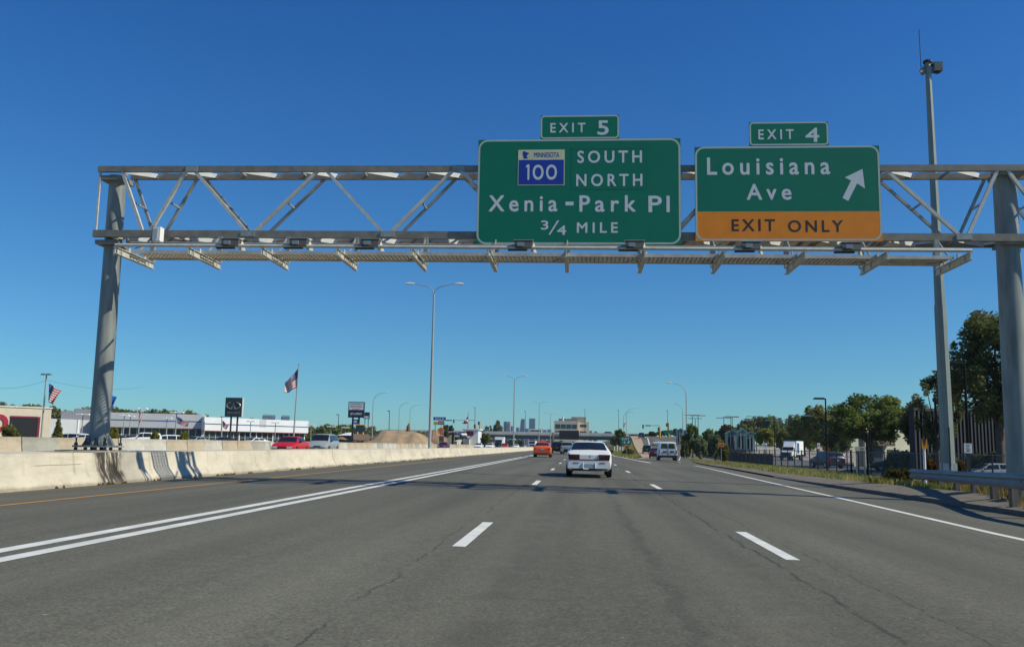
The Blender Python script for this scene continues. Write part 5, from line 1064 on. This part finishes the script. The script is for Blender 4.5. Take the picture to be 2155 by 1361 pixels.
# big tree at the right behind the column
tree_px('large dark green tree rising behind the thick right column', 2105, 648, None, 62, 104, n=19000, leaf=.17, m=LD, trunk=.35, seed=21, nc=95, th=3.4, tight=.62)
tree_px('dark tree right of the thick right column, cut by the picture edge', 2230, 640, None, 66, 100, n=9000, leaf=.22, m=LD, trunk=.35, seed=5, nc=34, th=3.0)
tree_px('wispy dark tree behind the tall camera pole', 1972, 770, None, 74, 52, n=6000, leaf=.15, m=LD, trunk=.25, seed=8, nc=34, th=2, tight=.6)
tree_px('small dark tree filling between the camera pole and the spreading tree', 1935, 845, None, 84, 36, n=4500, leaf=.17, m=LD, trunk=.2, seed=9, nc=20, th=2)
tree_px('wide spreading green tree over the beige building', 1832, 826, None, 104, 84, n=15000, leaf=.2, m=LG, trunk=.32, seed=12, nc=70, th=2.4, flat=.8, tight=.75)
tree_px('tall rounded tree behind the black arm light', 1722, 853, None, 190, 40, n=8000, leaf=.38, m=LO, trunk=.4, seed=14, nc=34, th=2.5)
tree_px('dark tree between the arm light and the spreading tree', 1760, 872, None, 160, 34, n=6000, leaf=.32, m=LD, trunk=.4, seed=15, nc=24, th=1)
tree_px('dark bushy tree behind the white box truck', 1692, 878, None, 200, 34, n=6000, leaf=.36, m=LG, trunk=.4, seed=16, nc=24, th=1)
tree_px('yellow green tree left of the white box truck', 1612, 901, None, 205, 21, n=3200, leaf=.33, m=LY, trunk=.2, seed=17, nc=18, th=1.6)
tree_px('small olive tree right of the yellow green one', 1652, 902, None, 215, 18, n=2400, leaf=.33, m=LO, trunk=.2, seed=18, nc=14, th=1)
tree_px('orange tinged tree left of the green-roofed shelters', 1527, 893, None, 250, 15, n=2000, leaf=.4, m=leafmat('leaf autumn', (.10, .06, .015), (.16, .13, .03)), trunk=.2, seed=19, nc=14, th=1)
for k, (px, top, d, r, mm) in enumerate([(1458, 896, 150, 22, LG), (1480, 899, 160, 16, LD), (1475, 922, 135, 16, LB), (1505, 915, 140, 18, LB), (1445, 915, 150, 12, LG), (1495, 902, 200, 18, LO), (1440, 930, 140, 10, LD), (1522, 935, 130, 12, LO)]):
    tree_px(['dark green tree right of the curved ramp lamp', 'dark tree behind the grey green bushes', 'grey green bush nearest the curved lamp', 'grey green bush left of the orange arrow sign', 'small tree at the foot of the curved lamp', 'olive tree behind the bushes', 'low dark shrub at the end of the fence', 'low shrub below the orange arrow sign'][k], px, top, None, d, r, n=3200, leaf=.22, m=mm, trunk=.15, seed=30+k, nc=18, th=.3 if k != 0 else 1)
# wooded rise behind the park-and-ride
k = 0; ranks = {p: i+1 for i, p in enumerate(sorted([1552, 1575, 1600, 1625, 1650, 1672, 1700, 1538, 1570, 1635, 1752, 1790, 1690, 1720, 1760, 1880, 1920, 1512, 1490]))}
for px, top, d, r, mm in [(1552, 890, 330, 22, LD), (1575, 882, 335, 24, LD), (1600, 877, 340, 26, LD), (1625, 876, 340, 24, LG), (1650, 872, 330, 24, LB), (1672, 870, 320, 22, LD), (1700, 866, 320, 26, LG), (1538, 897, 320, 14, LO), (1570, 895, 290, 18, LO), (1635, 890, 280, 18, LG), (1752, 868, 300, 28, LD), (1790, 862, 300, 30, LD), (1690, 895, 250, 22, LD), (1720, 900, 240, 22, LD), (1760, 900, 220, 24, LD), (1880, 880, 200, 30, LD), (1920, 870, 180, 30, LD), (1512, 905, 330, 14, LG), (1490, 906, 350, 14, LG)]:
    tree_px({id(LD): 'dark', id(LG): 'green', id(LB): 'grey green', id(LO): 'olive'}[id(mm)]+' tree on the wooded rise, '+nth(ranks[px])+' of the rise from the left', px, top, None, d, r, n=3000, leaf=.42, m=mm, trunk=.3, seed=60+k, nc=20, th=.8, group='trees on the wooded rise'); k += 1
LF_ = leafmat('leaf far olive', (.05, .07, .03), (.11, .12, .04))
for k, (px, top, d, r) in enumerate([(1375, 909, 330, 12), (1392, 907, 335, 12), (1410, 905, 340, 12), (1425, 903, 345, 12), (1360, 914, 340, 8), (1335, 916, 345, 9), (1440, 905, 320, 10)]):
    tree_px('small far tree behind the traffic signals, '+nth([3, 4, 5, 6, 2, 1, 7][k])+' from the left', px, top, None, d, r, n=1600, leaf=.4, m=LF_, trunk=.2, seed=90+k, nc=12, th=.3, group='trees at the top of the ramp')
tree_px('bushy olive tree left of the green gore sign', 1305, 903, None, 250, 14, n=4200, leaf=.26, m=LO, trunk=.2, seed=101, nc=24, th=.3)
tree_px('dark shrub under the bush left of the gore sign', 1294, 918, None, 262, 10, n=2200, leaf=.28, m=LD, trunk=.15, seed=102, nc=14, th=.2)
tree_px('round dark green bush right of the white slope wall', 1022, 912, .3, 250, 13, n=4200, leaf=.24, m=LO, trunk=.2, seed=103, nc=26, th=.1, name='bush')
tree_px('pale tree above the left end of the bridge', 1028, 892, 3.5, 420, 9, n=1500, leaf=.5, m=LB, trunk=.2, seed=104, nc=12, th=1); tree_px('taller pale tree above the left end of the bridge', 1049, 885, 3.5, 430, 12, n=2200, leaf=.5, m=LB, trunk=.2, seed=105, nc=16, th=1)
tree_px('dark tree behind the roadworks signs', 942, 894, None, 330, 12, n=1800, leaf=.45, m=LD, trunk=.2, seed=106, nc=12, th=.4)
for k, (px, top, r, mm) in enumerate([(1080, 925, 12, LG), (1095, 925, 10, LD), (1062, 925, 9, LG), (1140, 926, 10, LG), (1155, 927, 9, LD), (1180, 927, 10, LG)]):
    tree_px('green shrub seen under the bridge, '+nth([2, 3, 1, 4, 5, 6][k])+' from the left', px, top, .0, 440, r, n=1200, leaf=.45, m=mm, trunk=.15, seed=110+k, nc=10, th=.2, group='shrubs beyond the bridge')
# small trees along the dealership
for lab, px, top, d, r, kd, mm in [('small conical tree left of the thick column', 119, 885, 95, 12, 'cone', LO), ('bushy tree in front of the tan building', 20, 893, 96, 24, 'round', LO), ('yellowish young tree right of the thick column', 236, 898, 100, 13, 'round', LY), ('yellowish young tree under the striped waving flag', 386, 909, 110, 10, 'round', LY), ('yellowish young tree left of the striped waving flag', 325, 908, 110, 9, 'round', LY)]:
    tree_px(lab, px, top, .2, d, r, kind=kd, n=1700, leaf=.16, m=mm, trunk=.08, seed=int(px), nc=18, th=.4)
# far tree line on the left
protos = []
for k in range(3):
    protos.append(tree('tree in the far tree line above the dealership roofs', (0, 0, -50), 10, 6.5, n=1500, leaf=.75, m=[LG, LD, LO][k], trunk=.3, seed=200+k, nc=16, th=1, group='far tree line on the left'))
k = 0; px = -40
prof_x = [-40, 30, 60, 90, 130, 170, 220, 260, 300, 360, 380, 410, 430, 520, 640, 670, 700, 740, 790, 830, 900]; prof_y = [848, 848, 848, 854, 864, 858, 857, 858, 862, 860, 858, 865, 878, 892, 896, 893, 888, 892, 898, 903, 906]
while px < 905:
    d = 330+25*math.sin(k*1.7); top = ip(px, prof_x, prof_y)+random.uniform(-2, 5); q = at(px, top, d); s = max(.35, (q.z-.5)/10)
    lb = 'tree in the far line above the dealership roofs, '+nth(k+1)+' from the left'
    if k < 3: protos[k].location = (q.x, d, 0); protos[k].scale = (s,)*3; protos[k]['label'] = lb
    else: dup(protos[k % 3], (q.x, d, 0), random.uniform(0, 6), lb, scale=(max(s, .8), max(s, .8), s))
    px += 11+8*random.random(); k += 1
# ---------------------------------------------------------------- right-hand side
# park-and-ride shelters
TEAL = mat('teal roof trim', (.10, .26, .22), .5); GREYT = mat('blue grey shelter wall', (.26, .31, .34), .6)
for k, (px, top, d, wpx, lab) in enumerate([(1542, 905, 232, 23, 'left gabled shelter with teal roof edges'), (1563, 903, 238, 21, 'middle gabled shelter with a small cupola'), (1582, 908, 226, 21, 'right gabled shelter with a second lower gable'), (1433, 902, 250, 15, 'grey gabled shelter behind the curved ramp lamp')]):
    x = on_px(px, d); z0 = tz(x, d) if k < 3 else 2.0; w = wpx*d/FPX/2; zt3 = at(px, top, d).z; ev = zt3-w*.62; t = thing('park_shelter', lab, 'shelter', (x, d, z0), 0, 'gabled park-and-ride shelters'); O = tuple(t.location)
    MB().prism([(x-w, d+.1, ev), (x+w, d+.1, ev), (x, d+.1, zt3)], (0, 6, 0)).build('roof', mat('shelter roof', (.12, .15, .16), .6), t, O); m = MB(); m.bar((x-w-.3, d, ev-.15), (x, d, zt3+.08), .2, .28); m.bar((x+w+.3, d, ev-.15), (x, d, zt3+.08), .2, .28); m.build('gable_trim', TEAL, t, O)
    for xx in (x-w*.95, x-w*.3, x+w*.3, x+w*.95): MB().bb(xx-.12, xx+.12, d, d+.24, z0-.3, ev).build('post', TEAL if abs(xx-x) > w*.5 else GREYT, t, O)
    MB().bb(x-w*.8, x+w*.8, d+1, d+5, z0-.2, ev-.2).build('wall', GREYT, t, O); MB().bb(x-w*.15, x+w*.35, d+.9, d+.99, z0, z0+(ev-z0)*.8).build('doorway', CG, t, O); MB().bb(x-w*.7, x-w*.25, d+.9, d+.99, z0+.8, z0+(ev-z0)*.8).build('window', CG, t, O)
    if k == 1: MB().bb(x-.45, x+.45, d+1, d+1.9, zt3-.2, zt3+.5).build('cupola', TEAL, t, O)
    if k == 2: m = MB(); m.bar((x-w*.7, d-.6, ev-.9), (x, d-.6, ev+.2), .16, .2); m.bar((x+w*.7, d-.6, ev-.9), (x, d-.6, ev+.2), .16, .2); m.build('lower_gable', TEAL, t, O)
x0_, x1_ = on_px(1528, 222), on_px(1568, 222); tag(MB().bb(x0_, x1_, 221.6, 222, tz(x0_, 222)-.2, tz(x0_, 222)+.75).build('low_dark_wall', mat('dark planter', (.05, .03, .035), .7)), 'low dark planter wall in front of the shelters', 'wall')
# signals at the top of the ramp
SY_ = mat('signal yellow', (.62, .33, .03), .5)
def signal(label, px, top, bot, d, arm=None):
    x = on_px(px, d); zt4, zb4 = at(px, top, d).z, at(px, bot, d).z; t = thing('traffic_signal', label, 'traffic light', (x, d, zb4), 0, 'yellow traffic signals'); O = tuple(t.location)
    MB().tube([(x, d, zb4-.5), (x, d, zt4)], [.32, .2], 8).build('signal_post', SY_, t, O); MB().bb(x-.75, x-.3, d-.3, d+.1, zt4-1.4, zt4-.1).build('signal_head', DARK, t, O)
    MB().tube([(x-.52, d-.34, zt4-.4), (x-.52, d-.3, zt4-.4)], .13, 10).build('red_lens', mat('red lens', (.4, .02, .02), .3), t, O)
    if arm:
        a_ = at(arm[0], arm[1], d); b_ = at(px, arm[1], d); MB().tube([(b_.x, d, b_.z), (a_.x, d, a_.z)], [.12, .07], 6).build('mast_arm', STEEL, t, O); MB().bb(a_.x-.2, a_.x+.25, d-.3, d+.1, a_.z-1, a_.z+.3).build('signal_head', DARK, t, O)
        if len(arm) > 2: c_, e_2 = at(arm[2], arm[1]-1, d), at(arm[3], arm[1]+1.5, d); MB().bb(c_.x, e_2.x, d-.3, d-.2, e_2.z, c_.z).build('street_name_blade', GREEN, t, O)
signal('left yellow signal post with long mast arm over the ramp', 1389, 898, 919, 305, (1353, 895, 1358, 1369)); signal('right yellow signal post above the green sign', 1407.5, 889, 919, 312)
signal('yellow signal post with mast arm left of the flag by the bridge', 1000.5, 892, 905, 330, (955, 884, 938, 952)); signal('small signal right of the flag by the bridge', 1009, 886, 905, 340)
board('green_street_sign', 'green sign below the right yellow signal', 'road sign', (1398, 905, 1415, 912), 308, GREEN, None, None, 2, base=4.2)
# gore sign with EXIT 4 and arrow
t, cx, cz, w, h = board('gore_exit_sign', 'green EXIT 4 sign with an up-right arrow in the gore of the ramp', 'road sign', (1306, 918.5, 1328, 935.5), 165, GREEN, [('EXIT', .14, .58, .86, .86), ('4', .24, .12, .46, .46)], LETTER, 2)
MB().add([(cx+w*q[0], 164.98, cz+h*q[1]) for q in ((.2, -.6), (.36, -.75), (.62, -.42), (.74, -.55), (.78, -.05), (.32, -.12), (.46, -.26))], [tuple(range(7))]).build('arrow', LETTER, t, tuple(t.location))
for k, (px, y) in enumerate([(1293, 941), (1299, 939), (1304.5, 941.5), (1310, 942)]):
    p = at(px, y, 205); tag(MB().tube([(p.x, 205, 0-.2), (p.x, 205, p.z+.2)], .13, 8).build('delineator_post', WHITE), ['leftmost small white post in the gore grass', 'second small white post in the gore grass', 'third small white post in the gore grass', 'rightmost small white post in the gore grass'][k], 'post', 'white posts in the gore')
board('red_plate', 'small red marker on a post in the gore shrub', 'road sign', (1316, 938, 1322, 943), 140, mat('red board', (.42, .02, .04)), None, None, 1)
tree_px('dry shrub in the grass island before the ramp', 1322, 944, None, 142, 13, n=2600, leaf=.16, m=leafmat('leaf dry', (.12, .10, .03), (.22, .17, .06)), trunk=.05, seed=140, nc=18, th=.05, name='shrub')
# signs on the right
t, cx, cz, w, h = board('orange_arrow_sign', 'orange sign with a black right arrow beside the grey green bushes', 'road sign', (1511.5, 931, 1524.5, 939.5), 125, mat('sign orange', (.8, .24, .01), .5), None, None, 1)
MB().add([(cx+w*q[0], 124.98, cz+h*q[1]) for q in ((-.7, -.12), (.3, -.12), (.3, -.4), (.75, 0), (.3, .4), (.3, .12), (-.7, .12))], [tuple(range(7))]).build('arrow', BLACKP, t, tuple(t.location))
board('orange_small_sign', 'small orange sign at the foot of the grey gabled shelter', 'road sign', (1431, 922, 1437, 928), 180, ORG, None, None, 1)
for lab, px, d in (('white and red sign left of the box truck', (1609, 932, 1614.5, 946), 180), ('white and red sign under the dark trees right of the box truck', (1719.5, 932, 1726, 944), 170)):
    t, cx, cz, w, h = board('prohibition_sign', lab, 'road sign', px, d, WHITE, None, None, 1, group='white and red signs'); MB().tube([(cx, d-.03, cz+h*.2), (cx, d-.01, cz+h*.2)], w*.75, 14).build('red_disc', mat('red board', (.42, .02, .04)), t, tuple(t.location)); MB().bb(cx-w*.4, cx+w*.4, d-.05, d-.035, cz+h*.12, cz+h*.28).build('white_bar', WHITE, t, tuple(t.location))
t, cx, cz, w, h = board('orange_diamond_sign', 'orange diamond sign at the fence right of the black arm light', 'road sign', (1729, 937, 1749.5, 953), 102, mat('sign orange', (.8, .24, .01)), None, None, 1, True)
MB().prism([(cx-w*.1, 101.96, cz-h*.5), (cx+w*.1, 101.96, cz-h*.5), (cx+w*.22, 101.96, cz+h*.1), (cx+.04*w, 101.96, cz+h*.45), (cx-.1*w, 101.96, cz+h*.1)], (0, .02, 0)).build('symbol', BLACKP, t, tuple(t.location))
t, cx, cz, w, h = board('speed_limit_sign', 'white SPEED LIMIT 50 sign in the shade before the dark building', 'road sign', (2029, 932.5, 2046, 953), 43, WHITE, [('SPEED', .15, .80, .85, .92), ('LIMIT', .2, .62, .8, .74), ('50', .22, .12, .78, .52)], BLACKP, 1, postm=DARK)
board('white_name_board', 'cream board on a leaning stake in front of the beige building', 'sign', (1799, 939, 1823, 948), 70, mat('cream board', (.55, .55, .38), .6), [('744', .45, .25, .8, .75)], mat('brown lettering', (.15, .04, .03)), 2)
# beige building with brown canopy door
a, b = at(1795, 905, 112), at(1925, 905, 118); F = Facade('beige_building', 'beige rendered building with dark doorway under the spreading tree', a, b, 14, at(1850, 903, 114).z+.7, mat('beige render', (.47, .45, .35), .85, 0, .08, .5), -.7)
ua, ub = F.u_of(1836), F.u_of(1855); F.part('doorway', ua, ub, 0, 2.6, .02, .1, DARK); F.part('door_canopy', ua-.5, ub+.9, 2.6, 2.95, .0, 1.2, mat('brown canopy', (.09, .05, .045), .7)); F.part('chimney_tower', F.u_of(1812), F.u_of(1828), 0, F.H+.6, .02, .5, mat('beige render', (.47, .45, .35)))
F.part('window', F.u_of(1865), F.u_of(1890), 1.2, 2.2, .02, .06, CG); F.part('sloped_stair_wall', F.u_of(1895), F.u_of(1922), 0, 2.0, .1, .8, CONC)
# dark office with vertical fins
a, b = at(1914, 900, 78), at(2112, 900, 86); H = at(1914, 861, 78).z+.6; F = Facade('dark_fin_building', 'dark building of tall narrow vertical fins behind the camera pole', a, b, 16, H, mat('dark bronze wall', (.022, .022, .024), .6), -.6)
n = 26
for k in range(n+1):
    u = F.L*k/n; F.part('fin', u-.11, u+.11, .1, H-.1, .02, .55, mat('bronze fin', (.018, .018, .021), .6, 0, .2, 1) if k % 3 else mat('plum fin', (.024, .019, .026), .6))
for k in range(n):
    u = F.L*(k+.5)/n
    F.part('window', u-.2, u+.2, H*.45, H*.93, .01, .04, GLASSD); F.part('window', u-.2, u+.2, .8, H*.38, .01, .04, mat('window reflection glass', (.10, .13, .14), .15) if k % 4 else GLASSD)
F.part('roof_edge', -.2, F.L+.2, H-.1, H+.15, -.3, .6, mat('dark bronze wall', (.022, .022, .024)))
a, b = at(2111, 900, 84), at(2123, 900, 84.6); F2_ = Facade('brick_end_wall', 'red brick wall end left of the thick right column', a, b, 3, at(2111, 898, 84).z+.7, mat('red brick', (.23, .06, .03), .85, 0, .2, 4), -.6)
# fence along the verge
FX = 21.3
ft = thing('chain_link_fence', 'dark chain-link fence on round posts along the right verge', 'fence', (FX, 90, -.6)); FO = (FX, 90, -.6)
fm = bpy.data.materials.new('chain link mesh'); fm.use_nodes = True; t_ = fm.node_tree; b_ = t_.nodes['Principled BSDF']; b_.inputs['Base Color'].default_value = (.06, .06, .06, 1)
tc_ = t_.nodes.new('ShaderNodeTexCoord'); sp_ = t_.nodes.new('ShaderNodeSeparateXYZ'); t_.links.new(tc_.outputs['Object'], sp_.inputs[0])
def _m(op, a, b=0.):
    n_ = t_.nodes.new('ShaderNodeMath'); n_.operation = op
    for s_, v_ in ((n_.inputs[0], a), (n_.inputs[1], b)):
        if isinstance(v_, bpy.types.NodeSocket): t_.links.new(v_, s_)
        else: s_.default_value = v_
    return n_.outputs[0]
w1 = _m('LESS_THAN', _m('FRACT', _m('MULTIPLY', _m('ADD', sp_.outputs[1], sp_.outputs[2]), 11)), .13); w2 = _m('LESS_THAN', _m('FRACT', _m('MULTIPLY', _m('SUBTRACT', sp_.outputs[1], sp_.outputs[2]), 11)), .13)
t_.links.new(_m('MAXIMUM', w1, w2), b_.inputs['Alpha'])
def fy(y): return ip(y, [30, 60, 90, 150], [24, 21.3, 21.3, 21.3])
m = MB(); m.grid([[(fy(y), y, tz(fy(y), y)+h) for h in (0, 1.75)] for y in range(36, 150, 3)]); m.build('mesh', fm, ft, FO)
m = MB(); m.tube([(fy(y), y, tz(fy(y), y)+1.76) for y in range(36, 150, 3)], .025, 6); m.build('top_rail', STEEL_DK, ft, FO)
for y in range(36, 150, 3): MB().tube([(fy(y), y, tz(fy(y), y)-.1), (fy(y), y, tz(fy(y), y)+1.85)], .045 if y % 9 else .065, 6).build('post', DARK, ft, FO)
# dark screened fence stretch before the bushes
m = MB(); m.grid([[(23.2+.02*(y-118), y, tz(23, y)+h) for h in (0, 1.3)] for y in range(112, 190, 6)]); s_ = m.build('screen_fence', mat('dark fence fabric', (.03, .032, .036), .9)); md = s_.modifiers.new('s', 'SOLIDIFY'); md.thickness = .05; tag(s_, 'low dark fabric-covered fence before the grey green bushes', 'fence')
# dark posts at the lawn
for lab, px, y0, y1, d in (('slim dark post left of the cream board', 1790.5, 948, 993, 62), ('dark timber pole in front of the beige building', 1824, 913, 995, 60), ('slim dark post right of the beige doorway', 1883, 943, 990, 66)):
    a = at(px, y0, d); z0 = tz(a.x, d); t = thing('timber_pole', lab, 'post', (a.x, d, z0)); MB().tube([(0, 0, -.1), (0, 0, a.z-z0)], .09 if d == 60 else .06, 8).build('pole', LPB, t); MB().tube([(0, 0, a.z-z0), (0, 0, a.z-z0+.05)], .1, 8).build('cap', DARK, t)
# utility cabinet
p = at(1836, 985, 54); tag(MB().box((at(2170, 1050, 22).x, 22, .1), (.7, .6, .9)).build('utility_box', mat('olive cabinet', (.2, .2, .13), .6)), 'olive utility box on the ground behind the guardrail at the right edge', 'box')
# pink utility paint on the gravel
p = at(1722, 1009, 31); m = MB()
for k in range(14): x, y = 9.9+random.uniform(-.45, .45), 32.6+random.uniform(-.9, .9); m.quad((x-.07, y-.1, tz(x, y)+.045), (x+.09, y-.07, tz(x, y)+.045), (x+.08, y+.1, tz(x, y)+.045), (x-.06, y+.07, tz(x, y)+.045))
struct(m.build('pink_survey_paint', mat('pink paint', (.55, .14, .14), .9)))
# ---------------------------------------------------------------- grass and weeds (uncountable)
def grass(name, label, pts, h, w, m, bend=.35):
    V = []; F_ = []
    for (x, y, z, hh) in pts:
        a = random.uniform(0, 6.283); ca, sa = math.cos(a), math.sin(a); b = random.uniform(-bend, bend)*hh; b2 = random.uniform(-bend, bend)*hh; o = len(V); ww = w*random.uniform(.6, 1.4)
        V += [(x-ca*ww, y-sa*ww, z), (x+ca*ww, y+sa*ww, z), (x+ca*ww*.7+b*.4, y+sa*ww*.7+b2*.4, z+hh*.6), (x+b, y+b2, z+hh)]; F_ += [(o, o+1, o+2), (o, o+2, o+3)]
    me = MB(); me.v = V; me.f = F_; ob = me.build(name, m); ob['kind'] = 'stuff'; ob['label'] = label; return ob
pts = []
for k in range(42000):
    y = 27+(random.random()**1.7)*85; k0 = kx(y)+(1.5 if y < 43 else ip(y, [43, 90], [1.3, .4])); e = random.random(); x = k0+e*e*(20.8-k0) if random.random() < .55 else random.uniform(k0, 20.8)
    x += .25*math.sin(y*1.3)+.15*math.sin(y*3.1)
    cl_ = .5+.5*math.sin(x*1.1+.7*math.sin(y*.5))*math.sin(y*.43+x*.3)
    if random.random() > .25+.75*cl_: continue
    pts.append((x, y, tz(x, y)-.02, random.uniform(.10, .30)*(.6+.6*cl_)))
GM = leafmat('verge grass blades', (.16, .21, .045), (.45, .38, .15), .6); grass('verge_grass', 'rough green and straw grass on the verge', pts, 0, .018, GM)
pts = []
for k in range(15000):
    y = random.uniform(14, 33); x = grx(min(y, 29))+random.uniform(.3, 2.6)
    pts.append((x, y, tz(x, y)-.02, random.uniform(.08, .30)))
grass('guardrail_weeds', 'brown green weeds beneath and behind the guardrail', pts, 0, .014, leafmat('dry weed blades', (.15, .15, .035), (.34, .22, .09), .9))
pts = []
for k in range(9000):
    y = random.uniform(120, 260); l = ramp_l(y); x = random.uniform(5.4, l-.3)
    if x > 5.4: pts.append((x, y, tz(x, y)-.02, random.uniform(.2, .6)))
grass('gore_grass', 'tall straw coloured grass in the gore beside the ramp', pts, 0, .05, GM)
pts = []
for k in range(1100):
    y = random.uniform(8, 75); x = barx(y)+abs(random.gauss(0, .05)); 
    if math.sin(y*2.7)+math.sin(y*.9+1) > .4: pts.append((x+.02, y, .1, random.uniform(.02, .08)))
grass('gutter_weeds', 'small weeds and grit along the foot of the median barrier', pts, 0, .03, leafmat('gutter weed', (.06, .06, .02), (.14, .10, .05)))
# shrubs by the guardrail end and in front of the fin building
for k, (px, top, d, r, mm, lab) in enumerate([(1888, 990, 33, 38, leafmat('leaf weed', (.04, .05, .015), (.12, .09, .03)), 'tall weedy clump at the end of the guardrail'), (1957, 965, 31.5, 14, leafmat('leaf rust', (.10, .05, .02), (.16, .10, .03)), 'rusty leafed weed right of the object marker'), (2022, 972, 36, 14, leafmat('leaf rust', (.10, .05, .02), (.16, .10, .03)), 'rusty leafed shrub right of the camera pole base'), (2080, 950, 70, 70, LD, 'long dark hedge in front of the fin building'), (1905, 950, 80, 45, LD, 'dark hedge left of the camera pole'), (1980, 950, 75, 40, LD, 'dark hedge behind the camera pole')]):
    x = on_px(px, d); z0 = tz(x, d)-.05; H = at(px, top, d).z-z0; tree(lab, (x, d, z0), max(H, .4), r*d/FPX, n=2600 if k < 3 else 5000, leaf=.06 if k < 3 else .14, m=mm, trunk=.02 if k < 3 else .05, seed=300+k, nc=22, th=.0, name='shrub')



# ---------------------------------------------------------------- air
hz = MB().bb(-3000, 3000, -80, 3200, -51, 60).build('haze', None); hz['kind'] = 'stuff'; hz['label'] = 'pale summer haze over the far buildings'
hm_ = bpy.data.materials.new('haze'); hm_.use_nodes = True; th_ = hm_.node_tree; th_.nodes.remove(th_.nodes['Principled BSDF']); pv = th_.nodes.new('ShaderNodeVolumePrincipled'); pv.inputs['Density'].default_value = .0001; pv.inputs['Color'].default_value = (.75, .88, 1, 1); pv.inputs['Anisotropy'].default_value = .2
th_.links.new(pv.outputs[0], th_.nodes['Material Output'].inputs['Volume']); hz.data.materials.append(hm_)
